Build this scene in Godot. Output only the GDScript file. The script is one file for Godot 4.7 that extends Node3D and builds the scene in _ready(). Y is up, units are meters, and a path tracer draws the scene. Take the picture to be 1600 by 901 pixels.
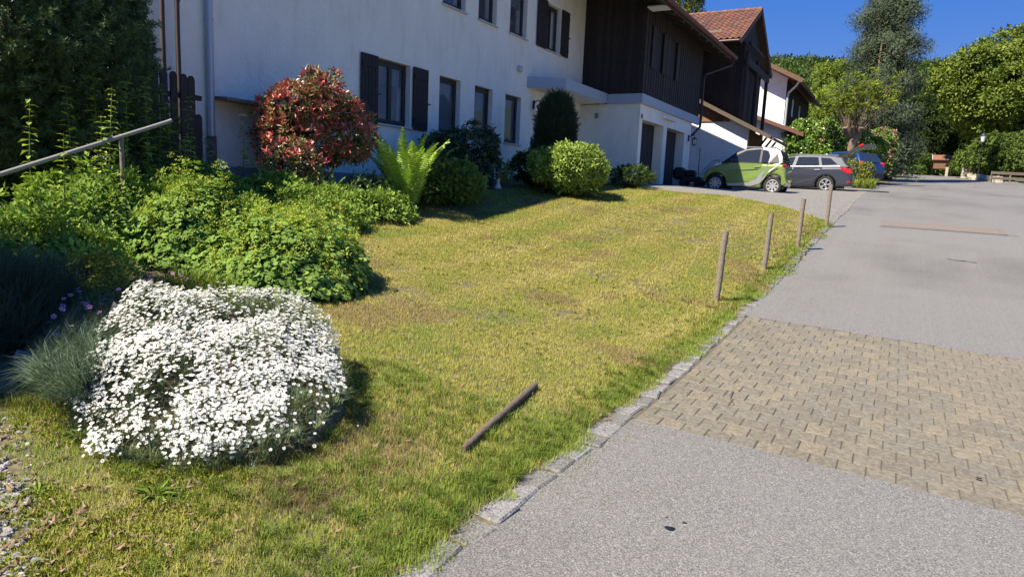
extends Node3D
# A sloping lawn beside a village street, a white house in its own shade, a rock garden in front.
# World axes: -Z runs up the street along the house fronts, +X points from the houses to the street, s = -z.

var rng := RandomNumberGenerator.new()
var mats := {}
var noise := FastNoiseLite.new()
var names := {}

# ------------------------------------------------------------------ mesh builder
class Geo:
	var st := SurfaceTool.new()
	var xf := Transform3D()
	var tint := Color(1, 1, 1)
	func _init() -> void:
		st.begin(Mesh.PRIMITIVE_TRIANGLES)
	func v(p: Vector3, n: Vector3) -> void:
		st.set_color(tint)
		st.set_normal((xf.basis * n).normalized())
		st.add_vertex(xf * p)
	func tri(a: Vector3, b: Vector3, c: Vector3) -> void:
		var n := (c - a).cross(b - a).normalized()
		v(a, n); v(b, n); v(c, n)
	func quad(a: Vector3, b: Vector3, c: Vector3, d: Vector3) -> void:
		var n := (c - a).cross(b - d)
		if n.length_squared() < 1e-14:
			return
		n = n.normalized()
		v(a, n); v(b, n); v(c, n)
		v(a, n); v(c, n); v(d, n)
	func smooth_quad(a: Vector3, b: Vector3, c: Vector3, d: Vector3, na: Vector3, nb: Vector3, nc: Vector3, nd: Vector3) -> void:
		if (c - a).cross(b - d).dot(na + nb + nc + nd) < 0.0:
			v(a, na); v(c, nc); v(b, nb)
			v(a, na); v(d, nd); v(c, nc)
			return
		v(a, na); v(b, nb); v(c, nc)
		v(a, na); v(c, nc); v(d, nd)
	func box(c: Vector3, s: Vector3, basis := Basis()) -> void:
		var keep := xf
		xf = xf * Transform3D(basis, c)
		var h := s * 0.5
		var p: Array[Vector3] = []
		for i in 8:
			p.append(Vector3(h.x if i & 1 else -h.x, h.y if i & 2 else -h.y, h.z if i & 4 else -h.z))
		quad(p[0], p[2], p[3], p[1]); quad(p[5], p[7], p[6], p[4])
		quad(p[4], p[6], p[2], p[0]); quad(p[1], p[3], p[7], p[5])
		quad(p[2], p[6], p[7], p[3]); quad(p[4], p[0], p[1], p[5])
		xf = keep
	func span(a: Vector3, b: Vector3) -> void:
		box((a + b) * 0.5, (b - a).abs())
	func chamfer_box(c: Vector3, s: Vector3, e: float, basis := Basis()) -> void:
		# a box whose edges are all cut by e
		var keep := xf
		xf = xf * Transform3D(basis, c)
		var h := s * 0.5
		for ax in 3:
			for sg in [-1.0, 1.0]:
				var u := (ax + 1) % 3
				var w := (ax + 2) % 3
				var q: Array[Vector3] = []
				for k in [[-1, -1], [1, -1], [1, 1], [-1, 1]]:
					var t := Vector3()
					t[ax] = h[ax] * sg
					t[u] = (h[u] - e) * k[0]
					t[w] = (h[w] - e) * k[1]
					q.append(t)
				if sg > 0:
					quad(q[3], q[2], q[1], q[0])
				else:
					quad(q[0], q[1], q[2], q[3])
				for sg2 in [-1.0, 1.0]:
					var a := Vector3(); var b := Vector3(); var d := Vector3(); var f := Vector3()
					a[ax] = h[ax] * sg; a[u] = (h[u] - e) * sg2; a[w] = -(h[w] - e)
					b = a; b[w] = h[w] - e
					d[ax] = (h[ax] - e) * sg; d[u] = h[u] * sg2; d[w] = h[w] - e
					f = d; f[w] = -(h[w] - e)
					if sg * sg2 > 0:
						quad(f, d, b, a)
					else:
						quad(a, b, d, f)
		for i in 8:
			var g := Vector3(1 if i & 1 else -1, 1 if i & 2 else -1, 1 if i & 4 else -1)
			tri(Vector3(h.x, h.y - e, h.z - e) * g, Vector3(h.x - e, h.y, h.z - e) * g, Vector3(h.x - e, h.y - e, h.z) * g)
		xf = keep
	func tube(pts: Array, radii: Array, n := 8, caps := true) -> void:
		var rings: Array = []
		var dirs: Array = []
		for i in pts.size():
			var d: Vector3 = (pts[mini(i + 1, pts.size() - 1)] - pts[maxi(i - 1, 0)]).normalized()
			var side := d.cross(Vector3(0.13, 0.09, 1)).normalized()
			if absf(d.z) > 0.95:
				side = d.cross(Vector3(0, 1, 0)).normalized()
			var up := side.cross(d)
			var ring: Array = []
			var dr: Array = []
			for k in n:
				var a := TAU * k / n
				var o := side * cos(a) + up * sin(a)
				dr.append(o)
				ring.append(pts[i] + o * float(radii[i]))
			rings.append(ring)
			dirs.append(dr)
		for i in pts.size() - 1:
			for k in n:
				var j := (k + 1) % n
				smooth_quad(rings[i][k], rings[i][j], rings[i + 1][j], rings[i + 1][k], dirs[i][k], dirs[i][j], dirs[i + 1][j], dirs[i + 1][k])
		if caps:
			for k in n:
				var j := (k + 1) % n
				tri(pts[0], rings[0][k], rings[0][j])
				tri(pts[-1], rings[-1][j], rings[-1][k])
	func lathe(profile: Array, n := 24) -> void:
		# profile of Vector2(radius, height) turned about y
		for i in profile.size() - 1:
			var p: Vector2 = profile[i]
			var q: Vector2 = profile[i + 1]
			var t := (q - p).normalized()
			for k in n:
				var a := TAU * k / n
				var b := TAU * (k + 1) / n
				var na := Vector3(cos(a) * t.y, -t.x, sin(a) * t.y)
				var nb := Vector3(cos(b) * t.y, -t.x, sin(b) * t.y)
				smooth_quad(Vector3(cos(a) * p.x, p.y, sin(a) * p.x), Vector3(cos(a) * q.x, q.y, sin(a) * q.x), Vector3(cos(b) * q.x, q.y, sin(b) * q.x), Vector3(cos(b) * p.x, p.y, sin(b) * p.x), na, na, nb, nb)
	func plate(poly: PackedVector2Array, z0: float, z1: float) -> void:
		# a flat outline in x, y given the thickness z0..z1
		var ids := Geometry2D.triangulate_polygon(poly)
		for k in range(0, ids.size(), 3):
			var a := poly[ids[k]]; var b := poly[ids[k + 1]]; var c := poly[ids[k + 2]]
			tri(Vector3(a.x, a.y, z1), Vector3(c.x, c.y, z1), Vector3(b.x, b.y, z1))
			tri(Vector3(a.x, a.y, z0), Vector3(b.x, b.y, z0), Vector3(c.x, c.y, z0))
		for k in poly.size():
			var a := poly[k]; var b := poly[(k + 1) % poly.size()]
			quad(Vector3(a.x, a.y, z0), Vector3(a.x, a.y, z1), Vector3(b.x, b.y, z1), Vector3(b.x, b.y, z0))
	func wall(u0: float, u1: float, v0: float, v1: float, t: float, holes: Array) -> void:
		# local x along, y up, outer face at z = 0, thickness t towards -z; holes are Rect2
		var us := [u0, u1]
		var vs := [v0, v1]
		for r: Rect2 in holes:
			us.append_array([r.position.x, r.end.x])
			vs.append_array([r.position.y, r.end.y])
		us.sort(); vs.sort()
		for i in us.size() - 1:
			for j in vs.size() - 1:
				if us[i + 1] - us[i] < 1e-4 or vs[j + 1] - vs[j] < 1e-4:
					continue
				var m := Vector2((us[i] + us[i + 1]) * 0.5, (vs[j] + vs[j + 1]) * 0.5)
				var open := false
				for r: Rect2 in holes:
					open = open or r.has_point(m)
				if open:
					continue
				for z in [0.0, -t]:
					quad(Vector3(us[i], vs[j], z), Vector3(us[i], vs[j + 1], z), Vector3(us[i + 1], vs[j + 1], z), Vector3(us[i + 1], vs[j], z))
		var frames := holes.duplicate()
		frames.append(Rect2(u0, v0, u1 - u0, v1 - v0))
		for r: Rect2 in frames:
			var a := r.position
			var b := r.end
			for e in [[a.x, a.y, b.x, a.y], [b.x, a.y, b.x, b.y], [b.x, b.y, a.x, b.y], [a.x, b.y, a.x, a.y]]:
				quad(Vector3(e[0], e[1], 0), Vector3(e[2], e[3], 0), Vector3(e[2], e[3], -t), Vector3(e[0], e[1], -t))
	func mesh() -> ArrayMesh:
		return st.commit()

# ------------------------------------------------------------------ scene helpers
func numbered(n: String) -> String:
	names[n] = names.get(n, 0) + 1
	return n if names[n] == 1 else "%s_%03d" % [n, names[n] - 1]

func thing(n: String, label: String, category: String, at := Vector3.ZERO, turn := 0.0, group := "") -> Node3D:
	var o := Node3D.new()
	o.name = numbered(n)
	add_child(o)
	o.position = at
	o.rotation.y = turn
	tag(o, label, category, group)
	return o

func tag(o: Node, label: String, category: String, group := "") -> void:
	o.set_meta("label", label)
	o.set_meta("category", category)
	if group:
		o.set_meta("group", group)

func part(n: String, g: Variant, m: Material, parent: Node, at := Transform3D()) -> MeshInstance3D:
	var o := MeshInstance3D.new()
	o.name = n if parent != self else numbered(n)
	o.mesh = g.mesh() if g is Geo else g
	o.material_override = m
	o.transform = at
	parent.add_child(o, true)
	return o

func structure(n: String, g: Variant, m: Material) -> MeshInstance3D:
	var o := part(n, g, m, self)
	o.set_meta("kind", "structure")
	return o

func multi(n: String, mesh: Mesh, m: Material, xs: Array, cs: Array, parent: Node) -> MultiMeshInstance3D:
	var mm := MultiMesh.new()
	mm.transform_format = MultiMesh.TRANSFORM_3D
	mm.use_colors = true
	mm.mesh = mesh
	mm.instance_count = xs.size()
	var buf := PackedFloat32Array()
	buf.resize(xs.size() * 16)
	for i in xs.size():
		var t: Transform3D = xs[i]
		var c: Color = cs[i]
		var k := i * 16
		buf[k] = t.basis.x.x; buf[k + 1] = t.basis.y.x; buf[k + 2] = t.basis.z.x; buf[k + 3] = t.origin.x
		buf[k + 4] = t.basis.x.y; buf[k + 5] = t.basis.y.y; buf[k + 6] = t.basis.z.y; buf[k + 7] = t.origin.y
		buf[k + 8] = t.basis.x.z; buf[k + 9] = t.basis.y.z; buf[k + 10] = t.basis.z.z; buf[k + 11] = t.origin.z
		buf[k + 12] = c.r; buf[k + 13] = c.g; buf[k + 14] = c.b; buf[k + 15] = 1.0
	mm.buffer = buf
	var o := MultiMeshInstance3D.new()
	o.name = n if parent != self else numbered(n)
	o.multimesh = mm
	o.material_override = m
	parent.add_child(o, true)
	if parent == self:
		o.set_meta("kind", "stuff")
	return o

func rf(a: float, b: float) -> float:
	return rng.randf_range(a, b)

func lin(r: float, g: float, b: float) -> Color:
	return Color(r, g, b).linear_to_srgb()

func mat(n: String, c: Color, rough := 0.8, metal := 0.0) -> StandardMaterial3D:
	# c holds linear base colour values
	var m := StandardMaterial3D.new()
	m.resource_name = n
	m.albedo_color = lin(c.r, c.g, c.b)
	m.roughness = rough
	m.metallic = metal
	mats[n] = m
	return m

func ntex(sd: int, freq: float, stops: Array, size := 512, kind := FastNoiseLite.TYPE_SIMPLEX_SMOOTH, octaves := 4, normal := 0.0) -> NoiseTexture2D:
	var f := FastNoiseLite.new()
	f.seed = sd
	f.noise_type = kind
	f.frequency = freq
	f.fractal_octaves = octaves
	if octaves == 1:
		f.fractal_type = FastNoiseLite.FRACTAL_NONE
	var t := NoiseTexture2D.new()
	t.width = size
	t.height = size
	t.seamless = true
	t.noise = f
	if normal > 0.0:
		t.as_normal_map = true
		t.bump_strength = normal
	else:
		var g := Gradient.new()
		var o := PackedFloat32Array()
		var c := PackedColorArray()
		for s in stops:
			o.append(s[0])
			c.append(lin(s[1].r, s[1].g, s[1].b))
		g.offsets = o
		g.colors = c
		t.color_ramp = g
	return t

func textured(m: StandardMaterial3D, t: Texture2D, scale: Vector3, nt: Texture2D = null, ns := 1.0, world := true) -> StandardMaterial3D:
	m.albedo_texture = t
	m.uv1_triplanar = true
	m.uv1_world_triplanar = world
	m.uv1_scale = scale
	if nt:
		m.normal_enabled = true
		m.normal_texture = nt
		m.normal_scale = ns
	return m

func leafy(n: String, rough := 0.55, back := 0.5) -> StandardMaterial3D:
	var m := mat(n, Color(1, 1, 1), rough)
	m.vertex_color_use_as_albedo = true
	m.cull_mode = BaseMaterial3D.CULL_DISABLED
	m.backlight_enabled = true
	m.backlight = Color(back, back, back * 0.7)
	return m

# ------------------------------------------------------------------ terrain
const PROFILE := [[-60.0, -1.2], [-6.0, -0.12], [0.0, 0.0], [4.7, -0.02], [6.3, 0.02], [8.6, 0.12], [12.1, 0.34], [14.6, 0.65], [17.4, 0.98], [19.7, 1.25], [24.9, 1.69], [30.0, 1.95], [43.0, 2.55], [60.0, 3.35], [75.0, 4.2], [88.0, 4.8], [140.0, 5.6], [900.0, 9.0]]
const HOUSE_LEVEL := [[-60.0, 0.3], [-10.0, 0.6], [0.0, 0.9], [4.0, 1.25], [7.0, 1.45], [9.0, 1.45], [14.0, 1.7], [20.0, 1.93], [28.0, 1.93], [34.0, 2.2], [60.0, 3.5], [88.0, 4.9], [140.0, 5.7], [900.0, 9.0]]
const KERB_LINE := [[11.0, -1.5], [14.6, -1.4], [17.4, -1.3], [20.0, -1.2], [40.0, -1.1], [60.0, -0.3], [80.0, 0.6]]
const BED_LINE := [[0.0, -4.4], [1.9, -4.1], [3.3, -4.2], [4.0, -4.8], [5.7, -6.1], [8.0, -6.9], [9.0, -7.4], [11.0, -7.8], [14.0, -7.7], [18.0, -7.3], [20.0, -7.2]]
const DRIVE_LINE := [[-7.44, 19.0], [-5.4, 18.6], [-4.3, 19.4], [-2.7, 18.6], [-1.3, 17.5], [0.0, 17.5]]

func interp(x: float, a: Array) -> float:
	if x <= a[0][0]:
		return a[0][1]
	for i in range(1, a.size()):
		if x < a[i][0]:
			return lerpf(a[i - 1][1], a[i][1], (x - a[i - 1][0]) / (a[i][0] - a[i - 1][0]))
	return a[-1][1]

func road_y(s: float) -> float:
	return (interp(s - 1.2, PROFILE) + interp(s - 0.6, PROFILE) + interp(s, PROFILE) + interp(s + 0.6, PROFILE) + interp(s + 1.2, PROFILE)) * 0.2

func kerb_x(s: float) -> float:
	return interp(s, KERB_LINE)

func height(x: float, z: float) -> float:
	var s := -z
	var k := kerb_x(s)
	if x >= k:
		return road_y(s) - lerpf(0.033, 0.012, smoothstep(25.0, 50.0, s)) * minf(x - k, 8.5)
	var t := minf((k - x) / 7.8, 1.0)
	var p := 1.1 - 0.5 * smoothstep(8.0, 14.0, s)
	var r := road_y(s)
	return r + (interp(s, HOUSE_LEVEL) - r) * pow(t, p)

func on(x: float, z: float, up := 0.0) -> Vector3:
	return Vector3(x, height(x, z) + up, z)

func sheet(xs: Array, ss: Array, lift: Callable, color: Callable) -> Geo:
	# a sheet over the terrain; every row in ss has the x values xs scaled between the two limits that lift gives
	var g := Geo.new()
	var rows: Array = []
	for s in ss:
		var row: Array = []
		for x in xs:
			row.append(lift.call(x, s))
		rows.append(row)
	for i in ss.size() - 1:
		for j in xs.size() - 1:
			var p: Array = [rows[i][j], rows[i + 1][j], rows[i + 1][j + 1], rows[i][j + 1]]
			var n: Vector3 = (p[2] - p[0]).cross(p[1] - p[3])
			n = n.normalized() if n.length() > 1e-9 else Vector3.UP
			var order := [0, 1, 2, 0, 2, 3]
			if n.y < 0.0:
				n = -n
				order = [0, 2, 1, 0, 3, 2]
			for k in order:
				g.st.set_color(color.call(p[k]))
				g.st.set_normal(n)
				g.st.add_vertex(p[k])
	return g

func steps(a: float, b: float, d: float) -> Array:
	var r: Array = []
	var n := maxi(1, int(round(absf(b - a) / d)))
	for i in n + 1:
		r.append(lerpf(a, b, float(i) / n))
	return r

func nz(x: float, y: float, f := 1.0, o := 0.0) -> float:
	return noise.get_noise_2d(x * f + o * 37.7, y * f - o * 19.3)

# ------------------------------------------------------------------ leaves and plants
class Leaves:
	var p := PackedVector3Array()
	var n := PackedVector3Array()
	var c := PackedColorArray()
	func tri(a: Vector3, b: Vector3, d: Vector3, na: Vector3, col: Color) -> void:
		p.append(a)
		if (d - a).cross(b - a).dot(na) < 0.0:
			p.append(d); p.append(b)
		else:
			p.append(b); p.append(d)
		n.append(na); n.append(na); n.append(na)
		c.append(col); c.append(col); c.append(col)
	func leaf(t: Transform3D, length: float, width: float, fold: float, curl: float, col: Color) -> void:
		# grows along +y of t, its upper face towards +z
		var a := t.origin
		var m := t * Vector3(0, length * 0.5, -fold * width * 0.3)
		var l := t * Vector3(-width * 0.5, length * 0.45, fold * width * 0.3)
		var r := t * Vector3(width * 0.5, length * 0.45, fold * width * 0.3)
		var e := t * Vector3(0, length, -curl * length)
		var nl := (l - a).cross(e - a).normalized()
		if nl.dot(t.basis.z) < 0:
			nl = -nl
		var nr := (r - a).cross(e - a).normalized()
		if nr.dot(t.basis.z) < 0:
			nr = -nr
		tri(a, l, m, nl, col); tri(l, e, m, nl, col)
		tri(a, m, r, nr, col); tri(m, e, r, nr, col)
	func blade(a: Vector3, b: Vector3, e: Vector3, w: Vector3, col: Color) -> void:
		var nn := (e - a).cross(w).normalized()
		if nn.y < 0:
			nn = -nn
		tri(a - w, b + w * 0.8, a + w, nn, col)
		tri(a - w, b - w * 0.8, b + w * 0.8, nn, col)
		tri(b - w * 0.8, e, b + w * 0.8, nn, col)
	func mesh() -> ArrayMesh:
		var arr := []
		arr.resize(Mesh.ARRAY_MAX)
		arr[Mesh.ARRAY_VERTEX] = p
		arr[Mesh.ARRAY_NORMAL] = n
		arr[Mesh.ARRAY_COLOR] = c
		var m := ArrayMesh.new()
		m.add_surface_from_arrays(Mesh.PRIMITIVE_TRIANGLES, arr)
		return m

func sh(c: Color, k: float) -> Color:
	return Color(c.r * k, c.g * k, c.b * k)

func grey(v: float) -> Color:
	return Color(v, v, v)

func aim(y: Vector3, z_hint: Vector3) -> Basis:
	# a basis whose y axis is y and whose z axis leans to z_hint
	y = y.normalized()
	var x := y.cross(z_hint)
	if x.length() < 0.01:
		x = y.cross(Vector3(0.3, 0.2, 0.9))
	x = x.normalized()
	return Basis(x, y, x.cross(y))

func rand_dir() -> Vector3:
	var z := rf(-1, 1)
	var a := rf(0, TAU)
	var r := sqrt(1.0 - z * z)
	return Vector3(r * cos(a), z, r * sin(a))

func leaf_clump(n: int, radius: float, length: float, width: float, up := 0.35, fold := 0.4) -> ArrayMesh:
	# a tuft of leaves whose outer side is +y
	var L := Leaves.new()
	for i in n:
		var d := rand_dir()
		d.y = absf(d.y) * 0.8 + 0.05 if rng.randf() < 0.8 else d.y
		d = d.normalized()
		var at := d * radius * rf(0.15, 0.95)
		var dir := (d + Vector3(0, up, 0) + rand_dir() * 0.75).normalized()
		var k := rf(0.65, 1.2)
		L.leaf(Transform3D(aim(dir, Vector3.UP + rand_dir() * 0.5), at), length * k, width * k, fold, rf(0.0, 0.3), grey(rf(0.72, 1.22)))
	return L.mesh()

func needle_spray(n: int, length: float, spread: float, needle: float, width: float) -> ArrayMesh:
	# a feathery twig along +y with side twigs and flat needles
	var L := Leaves.new()
	for i in n:
		var t := float(i) / n
		var base := Vector3(0, t * length, 0)
		var a := rf(0, TAU)
		var out := Vector3(cos(a), rf(0.5, 1.3), sin(a)).normalized()
		var reach := spread * (1.0 - t * 0.75) * rf(0.7, 1.2)
		for k in 5:
			var at := base + out * reach * (k + 0.5) / 5.0
			var col := grey(rf(0.7, 1.25))
			for s in 2:
				var d := (out * 0.8 + rand_dir() * 0.9).normalized()
				var w := d.cross(rand_dir()).normalized() * width
				L.blade(at, at + d * needle * 0.6, at + d * needle, w, col)
	return L.mesh()

func lobe_points(lobes: Array, n: int, inner := 0.72) -> Array:
	# n places [point, outward] spread over the surfaces of ellipsoid lobes [centre, radii], none deep inside another lobe
	var total := 0.0
	for l in lobes:
		total += pow(l[1].x * l[1].y * l[1].z, 0.667)
	var out: Array = []
	for l in lobes:
		var want := int(n * pow(l[1].x * l[1].y * l[1].z, 0.667) / total)
		for i in want:
			var d := rand_dir()
			var p: Vector3 = l[0] + d * l[1] * lerpf(inner, 1.04, sqrt(rng.randf()))
			var deep := false
			for m in lobes:
				if m != l and ((p - m[0]) / m[1]).length() < 0.7:
					deep = true
			if not deep:
				out.append([p, (d / l[1]).normalized()])
	return out

func shrub_foliage(n: String, places: Array, meshes: Array, m: Material, size: Vector2, c0: Color, c1: Color, parent: Node, up := 0.5, accent := Color(-1, 0, 0), share := 0.0) -> void:
	var xs: Array = []
	var cs: Array = []
	for k in meshes.size():
		xs.append([]); cs.append([])
	for q in places:
		var k := rng.randi() % meshes.size()
		var s := rf(size.x, size.y)
		var dir: Vector3 = (q[1] + Vector3(0, up, 0) + rand_dir() * 0.35).normalized()
		var b := aim(dir, rand_dir()).scaled(Vector3(s, s, s))
		xs[k].append(Transform3D(b, q[0]))
		var col := c0.lerp(c1, clampf(rng.randf() * 0.7 + nz(q[0].x, q[0].z + q[0].y, 1.6) * 0.6 + 0.15, 0, 1))
		if accent.r >= 0.0 and rng.randf() < share:
			col = accent
		cs[k].append(col)
	for k in meshes.size():
		if xs[k].size():
			var o := multi(n, meshes[k], m, xs[k], cs[k], parent)
			o.set_meta("kind", "stuff")

func stems(parent: Node, base: Vector3, tips: Array, r0: float, r1: float, m: Material, n := "stem") -> void:
	for t: Vector3 in tips:
		var g := Geo.new()
		var side := rand_dir() * (t - base).length() * 0.08
		g.tube([base, base.lerp(t, 0.35) + side, base.lerp(t, 0.7) + side * 0.6, t], [r0, lerpf(r0, r1, 0.4), lerpf(r0, r1, 0.75), r1], 6)
		part(n, g, m, parent)

func lobe_ball(c: Vector3, r: Vector3, k: int, sub: float, core := 0.82) -> Array:
	# an uneven crown: one core and k smaller lobes on its surface
	var out: Array = [[c, r * core]]
	for i in k:
		var d := rand_dir()
		d.y = d.y * 0.75 + 0.15
		out.append([c + d * r * rf(0.55, 0.8), r * sub * rf(0.75, 1.25)])
	return out

func fern_frond(length: float, lean: float, wide: float, col: Color, flip := 1.0) -> ArrayMesh:
	# an upright arching frond; grows up and leans to +z
	var L := Leaves.new()
	var n := 34
	var prev := Vector3.ZERO
	for i in range(1, n + 1):
		var t := float(i) / n
		var p := Vector3(sin(t * 2.2) * 0.05 * flip, length * (t - 0.34 * t * t * t * lean), lean * length * 0.62 * t * t)
		var d := (p - prev).normalized()
		var w := Vector3(0.006 * (1.0 - t) + 0.0015, 0, 0)
		L.blade(prev, prev.lerp(p, 0.5), p, w, sh(col, 0.8))
		L.blade(prev, prev.lerp(p, 0.5), p, Vector3(0, 0, w.x), sh(col, 0.8))
		var reach := wide * sin(PI * pow(t, 0.75) * 0.97) * (1.0 if t > 0.12 else 0.3)
		for s in [-1.0, 1.0]:
			var o := (Vector3(s, 0, 0) + d * 0.42 + Vector3(0, 0, 0.18)).normalized()
			var e := p + o * reach + Vector3(0, -reach * 0.1, rf(-0.02, 0.03))
			var wd := d * length / n * 0.36
			var m := p.lerp(e, 0.5) + Vector3(0, 0, 0.012)
			var cc := sh(col, rf(0.82, 1.18))
			L.blade(p, m, e, wd, cc)
		prev = p
	return L.mesh()

func fern(label: String, at: Vector3, count: int, length: float, spread: float, c: Color) -> void:
	var o := thing("fern", label, "fern", at, rf(0, TAU), "ferns in the flower bed")
	var kinds: Array = []
	for k in 4:
		kinds.append(fern_frond(length * rf(0.85, 1.05), rf(0.35, 0.9) * spread, length * rf(0.10, 0.135), sh(c, rf(0.85, 1.15)), 1.0 if k % 2 else -1.0))
	for i in count:
		var b := Basis(Vector3.UP, TAU * i / count + rf(-0.3, 0.3)) * Basis(Vector3.RIGHT, rf(0.02, 0.3) * spread)
		var s := rf(0.72, 1.06)
		part("frond", kinds[i % 4], mats.fern, o, Transform3D(b.scaled(Vector3(s, s, s)), Vector3(rf(-0.1, 0.1), -0.02, rf(-0.1, 0.1))))

# ------------------------------------------------------------------ the scene
func _ready() -> void:
	rng.seed = 20240527
	noise.seed = 11
	noise.frequency = 0.35
	noise.fractal_octaves = 3
	# camera
	var cam := Camera3D.new()
	cam.name = "camera"
	cam.transform = Transform3D(Basis(Vector3(0.867, 0.043, -0.496), Vector3(-0.112, 0.988, -0.109), Vector3(0.485, 0.150, 0.861)).orthonormalized(), Vector3(0, 1.6, 0))
	cam.fov = 46.4
	cam.near = 0.05
	cam.far = 3000.0
	cam.current = true
	add_child(cam)
	# sky
	var sky_mat := ProceduralSkyMaterial.new()
	sky_mat.sky_top_color = lin(0.014, 0.082, 0.298)
	sky_mat.sky_horizon_color = lin(0.215, 0.285, 0.395)
	sky_mat.sky_curve = 0.07
	sky_mat.sky_energy_multiplier = 1.0
	sky_mat.ground_bottom_color = lin(0.10, 0.10, 0.08)
	sky_mat.ground_horizon_color = lin(0.16, 0.20, 0.24)
	sky_mat.sun_angle_max = 1.0
	var sky := Sky.new()
	sky.sky_material = sky_mat
	var env := Environment.new()
	env.background_mode = Environment.BG_SKY
	env.sky = sky
	env.tonemap_mode = Environment.TONE_MAPPER_LINEAR
	env.tonemap_exposure = 2.3
	env.sdfgi_enabled = true
	env.ssao_enabled = true
	env.ssil_enabled = true
	var we := WorldEnvironment.new()
	we.name = "world_environment"
	we.environment = env
	add_child(we)
	# sun: high behind the left shoulder, past the near end of the house
	var sun := DirectionalLight3D.new()
	sun.name = "sun"
	sun.light_energy = 1.6
	sun.light_color = Color(1.0, 0.955, 0.88)
	sun.light_angular_distance = 0.5
	sun.shadow_enabled = true
	add_child(sun)
	sun.look_at_from_position(Vector3.ZERO, Vector3(0.36, -1.0, -0.66), Vector3.UP)

	make_materials()
	build_ground()
	build_house()
	build_neighbours()
	build_cars()
	build_garden()
	build_far()
	build_lawn_things()

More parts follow.
